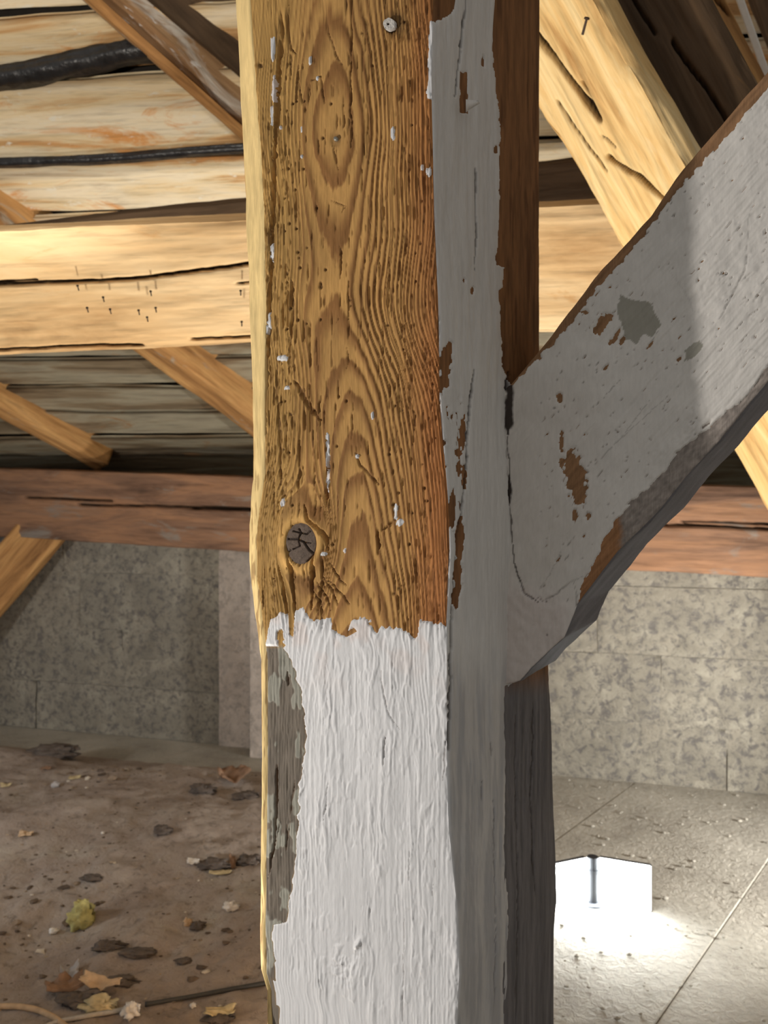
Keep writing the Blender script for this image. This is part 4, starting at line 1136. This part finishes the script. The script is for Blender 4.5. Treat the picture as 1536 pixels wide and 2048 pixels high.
lump('clod', 500, 1720, 50, 22, 40, M['soot'], 'dark clod touching the post silhouette', 'clod', 38, 0.6)
scrap('splinter', 440, 1748, 44, 14, M['straw'], 'yellowish wood splinter among dark clods', 'splinter', 41, 0.15, 0.1)
scrap('twig_bark', 465, 1730, 12, 46, M['leaf'], 'narrow bark strip standing by the yellowish splinter', 'bark', 42, 0.9, 0.2)
scrap('paper_scrap', 387, 1727, 24, 14, M['paper'], 'pale paper scrap left of the dark crumbly clod', 'paper', 43, 0.3)
lump('clod', 185, 1755, 44, 12, 30, M['soot'], 'thin dark clod above the yellow green tuft', 'clod', 44, 0.5)
lump('clod', 215, 1890, 60, 16, 36, M['soot'], 'dark clod right of the small white wad', 'clod', 45, 0.6)
lump('clod', 280, 1905, 70, 14, 30, M['soot'], 'long flat dark clod in the lower dirt', 'clod', 46, 0.5)
lump('card_scrap', 376, 1845, 18, 16, 14, M['tan'], 'orange tan crumb with white bits on the dirt', 'scrap', 47, 0.5)
lump('clod', 396, 1850, 30, 22, 24, M['soot'], 'dark clod holding the orange tan crumb', 'clod', 48, 0.6)
scrap('card_scrap', 140, 1955, 36, 34, M['grey_card'], 'grey folded card on top of the litter heap', 'scrap', 51, 0.7, 0.3)
scrap('bark_piece', 130, 1982, 70, 44, M['leaf'], 'brown curled bark piece in the litter heap', 'bark', 52, 0.6, 0.5)
scrap('bark_piece', 200, 1978, 80, 26, M['tan'], 'long tan bark strip reaching right from the litter heap', 'bark', 53, 0.3, -0.2)
lump('clod', 165, 1995, 90, 24, 50, M['soot'], 'dark clod under the litter heap', 'clod', 54, 0.6)
lump('straw_clump', 205, 2008, 70, 24, 44, M['straw'], 'pale straw coloured clump just above the cable', 'clump', 55, 0.5)
lump('clod', 240, 1962, 80, 14, 36, M['soot'], 'narrow dark clod right of the litter heap', 'clod', 56, 0.5)
lump('clod', 368, 1922, 34, 9, 22, M['soot'], 'little dark clod above the black cable', 'clod', 57, 0.5)
lump('crumb', 386, 2012, 12, 9, 10, M['paper'], 'white crumb just above the black cable', 'crumb', 58, 0.4)
scrap('straw_scrap', 440, 2030, 60, 20, M['straw'], 'pale straw scrap under the black cable near the post', 'scrap', 59, 0.3, 0.1)
lump('clod', 440, 2034, 60, 18, 36, M['soot'], 'dark clod under the black cable near the post', 'clod', 60, 0.6)

def tube(name, pix, rad, mat, label, cat, lift=0.0, n=60):
    G3 = [ground(a, b)[0] + np.array([0, 0, rad + lift]) for a, b in pix]
    G3 = np.array(G3); L = np.concatenate([[0], np.cumsum(np.linalg.norm(np.diff(G3, axis=0), axis=1))])
    u = np.linspace(0, L[-1], n); Pq = np.stack([np.interp(u, L, G3[:, i]) for i in range(3)], 1)
    for _ in range(12): Pq[1:-1] = (Pq[:-2] + Pq[1:-1] * 2 + Pq[2:]) / 4
    T = np.gradient(Pq, axis=0); T /= np.linalg.norm(T, axis=1)[:, None]
    S_ = np.cross(T, np.array([0, 0, 1.0])); S_ /= np.linalg.norm(S_, axis=1)[:, None]; U_ = np.cross(S_, T)
    th = np.linspace(0, 2 * math.pi, 12, endpoint=False)
    V_ = Pq[:, None] + rad * (S_[:, None] * np.cos(th)[None, :, None] + U_[:, None] * np.sin(th)[None, :, None])
    f_ = grid_faces(n, 12, close=True, flip=True).tolist()
    me = new_mesh(name, V_.reshape(-1, 3), f_)
    bm = bmesh.new(); bm.from_mesh(me); bmesh.ops.holes_fill(bm, edges=[e for e in bm.edges if e.is_boundary]); bmesh.ops.recalc_face_normals(bm, faces=bm.faces); bm.to_mesh(me); bm.free()
    return tag(link(name, me, mat), label, cat)
M['cable'] = plain_mat('black_cable', lin(58, 58, 56), 0.55)
M['cable_grey'] = plain_mat('grey_conduit', lin(172, 168, 160), 0.6)
tube('black_cable', [(620, 1955), (530, 1972), (450, 1985), (380, 2000), (290, 2014)], 0.0055, M['cable'], 'black cable running across the dirt behind the post', 'cable')
tube('grey_conduit', [(278, 2018), (230, 2027), (170, 2038), (120, 2046), (60, 2070)], 0.0055, M['cable_grey'], 'grey cable end below the litter heap', 'cable')
tube('bent_hose', [(-60, 2022), (0, 2018), (40, 2018), (80, 2028), (112, 2044), (150, 2075)], 0.007, M['tan'], 'pale bent strip in the bottom left corner', 'hose')

rng = np.random.RandomState(31)
ico = bmesh.new(); bmesh.ops.create_icosphere(ico, subdivisions=1, radius=1.0)
iv = np.array([v.co[:] for v in ico.verts]); fi = np.array([[v.index for v in f.verts] for f in ico.faces]); ico.free()
nC = 2600
X_ = -3.2 + rng.rand(nC) * 3.3; Y_ = 1.5 + rng.rand(nC) * 2.2
clus = sstep(-0.1, 0.5, fbm(X_ * 1.6, Y_ * 2.5, 401, 3))
r_ = (0.003 + 0.011 * rng.rand(nC) ** 3) * (0.35 + 0.9 * clus)
Z_ = mh(X_, Y_)
ok = Z_ > 0.0; X_, Y_, Z_, r_ = X_[ok], Y_[ok], Z_[ok], r_[ok]; nC = len(X_)
Vc = iv[None] * r_[:, None, None] * (0.6 + 0.8 * rng.rand(nC, len(iv), 1)) * np.array([1.5, 1.1, 0.6]) + np.stack([X_, Y_, Z_ + r_ * 0.2], 1)[:, None]
pal = np.array([lin(112, 98, 84), lin(96, 84, 74), lin(150, 134, 116), lin(176, 160, 138), lin(206, 198, 184)])
cc = pal[rng.choice(5, nC, p=[0.36, 0.32, 0.18, 0.09, 0.05])]
Fc = (fi[None] + (np.arange(nC) * len(iv))[:, None, None]).reshape(-1, 3)
M['crumbs'] = attr_mat('dirt_crumbs', 0.95, (60, 60, 60), 0.3, 0.3)
tag(link('dirt_crumbs', new_mesh('dirt_crumbs', Vc.reshape(-1, 3), Fc, np.repeat(cc, len(iv), 0), smooth=False), M['crumbs']), 'small crumbs and grit strewn over the brown dirt', 'crumbs', kind='stuff')

# ------------------------------------------------------------------ black foil strips between the roof boards
def foil(name, pix, w, label, seed):
    """folded strip hanging out of the joint between two boards"""
    base = np.array([roof(a, b, 0.03) for a, b in pix])
    L = np.concatenate([[0], np.cumsum(np.linalg.norm(np.diff(base, axis=0), axis=1))])
    n, m_ = 120, 16
    u = np.linspace(0, L[-1], n); Pq = np.stack([np.interp(u, L, base[:, i]) for i in range(3)], 1)
    for _ in range(10): Pq[1:-1] = (Pq[:-2] + Pq[1:-1] * 2 + Pq[2:]) / 4
    th = np.linspace(0, 2 * math.pi, m_, endpoint=False)
    r = 1 + 0.25 * fbm(u[:, None] * 8 + 0 * th, th[None, :] * 1.3, seed, 3) + 0.22 * np.cos(3 * th + 2)[None, :]
    V_ = Pq[:, None] + (rs[None, None] * np.cos(th)[None, :, None] * w + rn[None, None] * np.sin(th)[None, :, None] * w * 0.5) * r[..., None]
    me = new_mesh(name, V_.reshape(-1, 3), grid_faces(n, m_, close=True).tolist())
    bm = bmesh.new(); bm.from_mesh(me); bmesh.ops.holes_fill(bm, edges=[e for e in bm.edges if e.is_boundary]); bmesh.ops.recalc_face_normals(bm, faces=bm.faces); bm.to_mesh(me); bm.free()
    return tag(link(name, me, M['foil']), label, 'foil')
foil('foil_strip', [(-120, 172), (0, 156), (60, 150), (140, 132), (200, 118), (270, 104), (340, 100)], 0.042, 'thick glossy black foil strip between the upper roof boards', 3)
foil('foil_strip', [(-120, 330), (0, 327), (140, 322), (260, 316), (380, 304), (520, 296)], 0.020, 'thin black foil strip along the lower roof board joint', 6)

# ------------------------------------------------------------------ nails in the tie beam and the strut
def nail(px, py, Y, length, droop, parent, r=0.0022):
    p = at(px, py, Y)
    bm = bmesh.new()
    bmesh.ops.create_cone(bm, cap_ends=True, segments=8, radius1=r, radius2=r * 0.9, depth=length, matrix=Matrix.Translation((0, 0, length / 2)))
    bmesh.ops.create_cone(bm, cap_ends=True, segments=10, radius1=r * 2, radius2=r * 1.8, depth=r, matrix=Matrix.Translation((0, 0, length)))
    me = bpy.data.meshes.new('nail'); bm.to_mesh(me); bm.free()
    o = link('nail', me, M['iron'])
    d = Vector((0.15, -1.0, droop)).normalized()
    mw = Matrix.Translation(Vector(p + np.array([0, 0.012, 0]))) @ d.to_track_quat('Z', 'Y').to_matrix().to_4x4()
    o.parent = parent; o.matrix_parent_inverse = parent.matrix_world.inverted(); o.matrix_world = mw
    return o
tie = bpy.data.objects['tie_beam']; strut = bpy.data.objects['strut']
bpy.context.view_layer.update()
for (a, b) in [(154, 578), (205, 601), (300, 589), (480, 588), (287, 478), (173, 622), (219, 625), (276, 627), (310, 622), (293, 641), (482, 650)]:
    nail(a, b, 2.052, 0.016, 0.6, tie, 0.0018)
nail(1168, 62, 1.60, 0.03, 0.9, strut, 0.003)

# ------------------------------------------------------------------ the glowing floor light
Yl = 1540 * EYE / (1805 - 1024.0)
L0_ = at(1185, 1805, Yl); L0_[2] = 0.0
lamp = empty('work_light', tuple(L0_)); tag(lamp, 'glowing white two panel light with grey centre post on the floor', 'light')
def emit_mat(name, col, s):
    t = NT(name); t.b.inputs['Base Color'].default_value = (*col, 1)
    t.b.inputs['Emission Color'].default_value = (*col, 1); t.b.inputs['Emission Strength'].default_value = s
    f = t.noise(t.coords((1, 1, 1)), 20.0, 2); t.bump(f, 0.05, 0.001)
    return t.m
M['glow'] = emit_mat('glowing_panel', (0.92, 0.97, 1.0), 48.0)
M['metal'] = plain_mat('grey_metal', lin(36, 38, 42), 0.7, 0.0, 0.1)
M['housing'] = plain_mat('dark_housing', lin(70, 72, 76), 0.6, 0.0, 0.15)
PHt = 0.157
def box(name, x0, x1, y0, y1, z0, z1, mat, parent, rot=0.0, piv=(0, 0), bev=0.002):
    bm = bmesh.new(); bmesh.ops.create_cube(bm, size=1.0)
    for v in bm.verts:
        v.co = Vector((x0 + (v.co.x + 0.5) * (x1 - x0), y0 + (v.co.y + 0.5) * (y1 - y0), z0 + (v.co.z + 0.5) * (z1 - z0)))
    bmesh.ops.bevel(bm, geom=bm.edges[:], offset=bev, segments=2, affect='EDGES')
    bmesh.ops.rotate(bm, verts=bm.verts, cent=(piv[0], piv[1], 0), matrix=Matrix.Rotation(rot, 3, 'Z'))
    me = bpy.data.meshes.new(name); bm.to_mesh(me); bm.free()
    return link(name, me, mat, parent)
for s in (1, -1):
    ra = -s * math.radians(22)
    a, b = sorted((s * 0.022, s * 0.192))
    hs = box('panel_housing', a, b, 0.001, 0.022, 0.004, PHt + 0.001, M['housing'], lamp, ra)
    g_ = box('glowing_panel', a + 0.001, b - 0.001, -0.006, 0.002, 0.008, PHt + 0.002, M['glow'], lamp, ra)
bm = bmesh.new()
bmesh.ops.create_cone(bm, cap_ends=True, segments=20, radius1=0.019, radius2=0.019, depth=PHt + 0.004, matrix=Matrix.Translation((0, -0.004, (PHt + 0.004) / 2)))
bmesh.ops.create_cone(bm, cap_ends=True, segments=20, radius1=0.022, radius2=0.022, depth=0.012, matrix=Matrix.Translation((0, -0.004, PHt * 0.72)))
me = bpy.data.meshes.new('centre_post'); bm.to_mesh(me); bm.free()
link('centre_post', me, M['metal'], lamp)
bm = bmesh.new(); bmesh.ops.create_cone(bm, cap_ends=True, segments=28, radius1=0.05, radius2=0.045, depth=0.008, matrix=Matrix.Translation((0, 0.0, 0.004)))
me = bpy.data.meshes.new('base_plate'); bm.to_mesh(me); bm.free()
link('base_plate', me, M['housing'], lamp)

# crumbs of plaster on the boards at the right
rng = np.random.RandomState(12)
Vc, Fc = [], []
ico = bmesh.new(); bmesh.ops.create_icosphere(ico, subdivisions=1, radius=1.0)
iv = np.array([v.co[:] for v in ico.verts]); fi = [[v.index for v in f.verts] for f in ico.faces]; ico.free()
for _ in range(900):
    X_ = 0.2 + rng.rand() * 2.2; Y_ = 1.6 + rng.rand() * 2.6
    if np.dot(np.array([X_, Y_]) - WL[:2], wn[:2]) < 0.06: continue
    r_ = 0.002 + 0.006 * rng.rand() ** 3
    Vc.append(iv * (r_ * (0.7 + 0.6 * rng.rand(len(iv), 1))) * np.array([1.3, 1, 0.7]) + np.array([X_, Y_, 0.004 + r_ * 0.3]))
    b_ = (len(Vc) - 1) * len(iv)
    Fc += [[i + b_ for i in f] for f in fi]
me = new_mesh('plaster_crumbs', np.vstack(Vc), Fc, smooth=False)
tag(link('plaster_crumbs', me, M['floor']), 'small plaster crumbs scattered over the pale boards on the right', 'crumbs', kind='stuff')
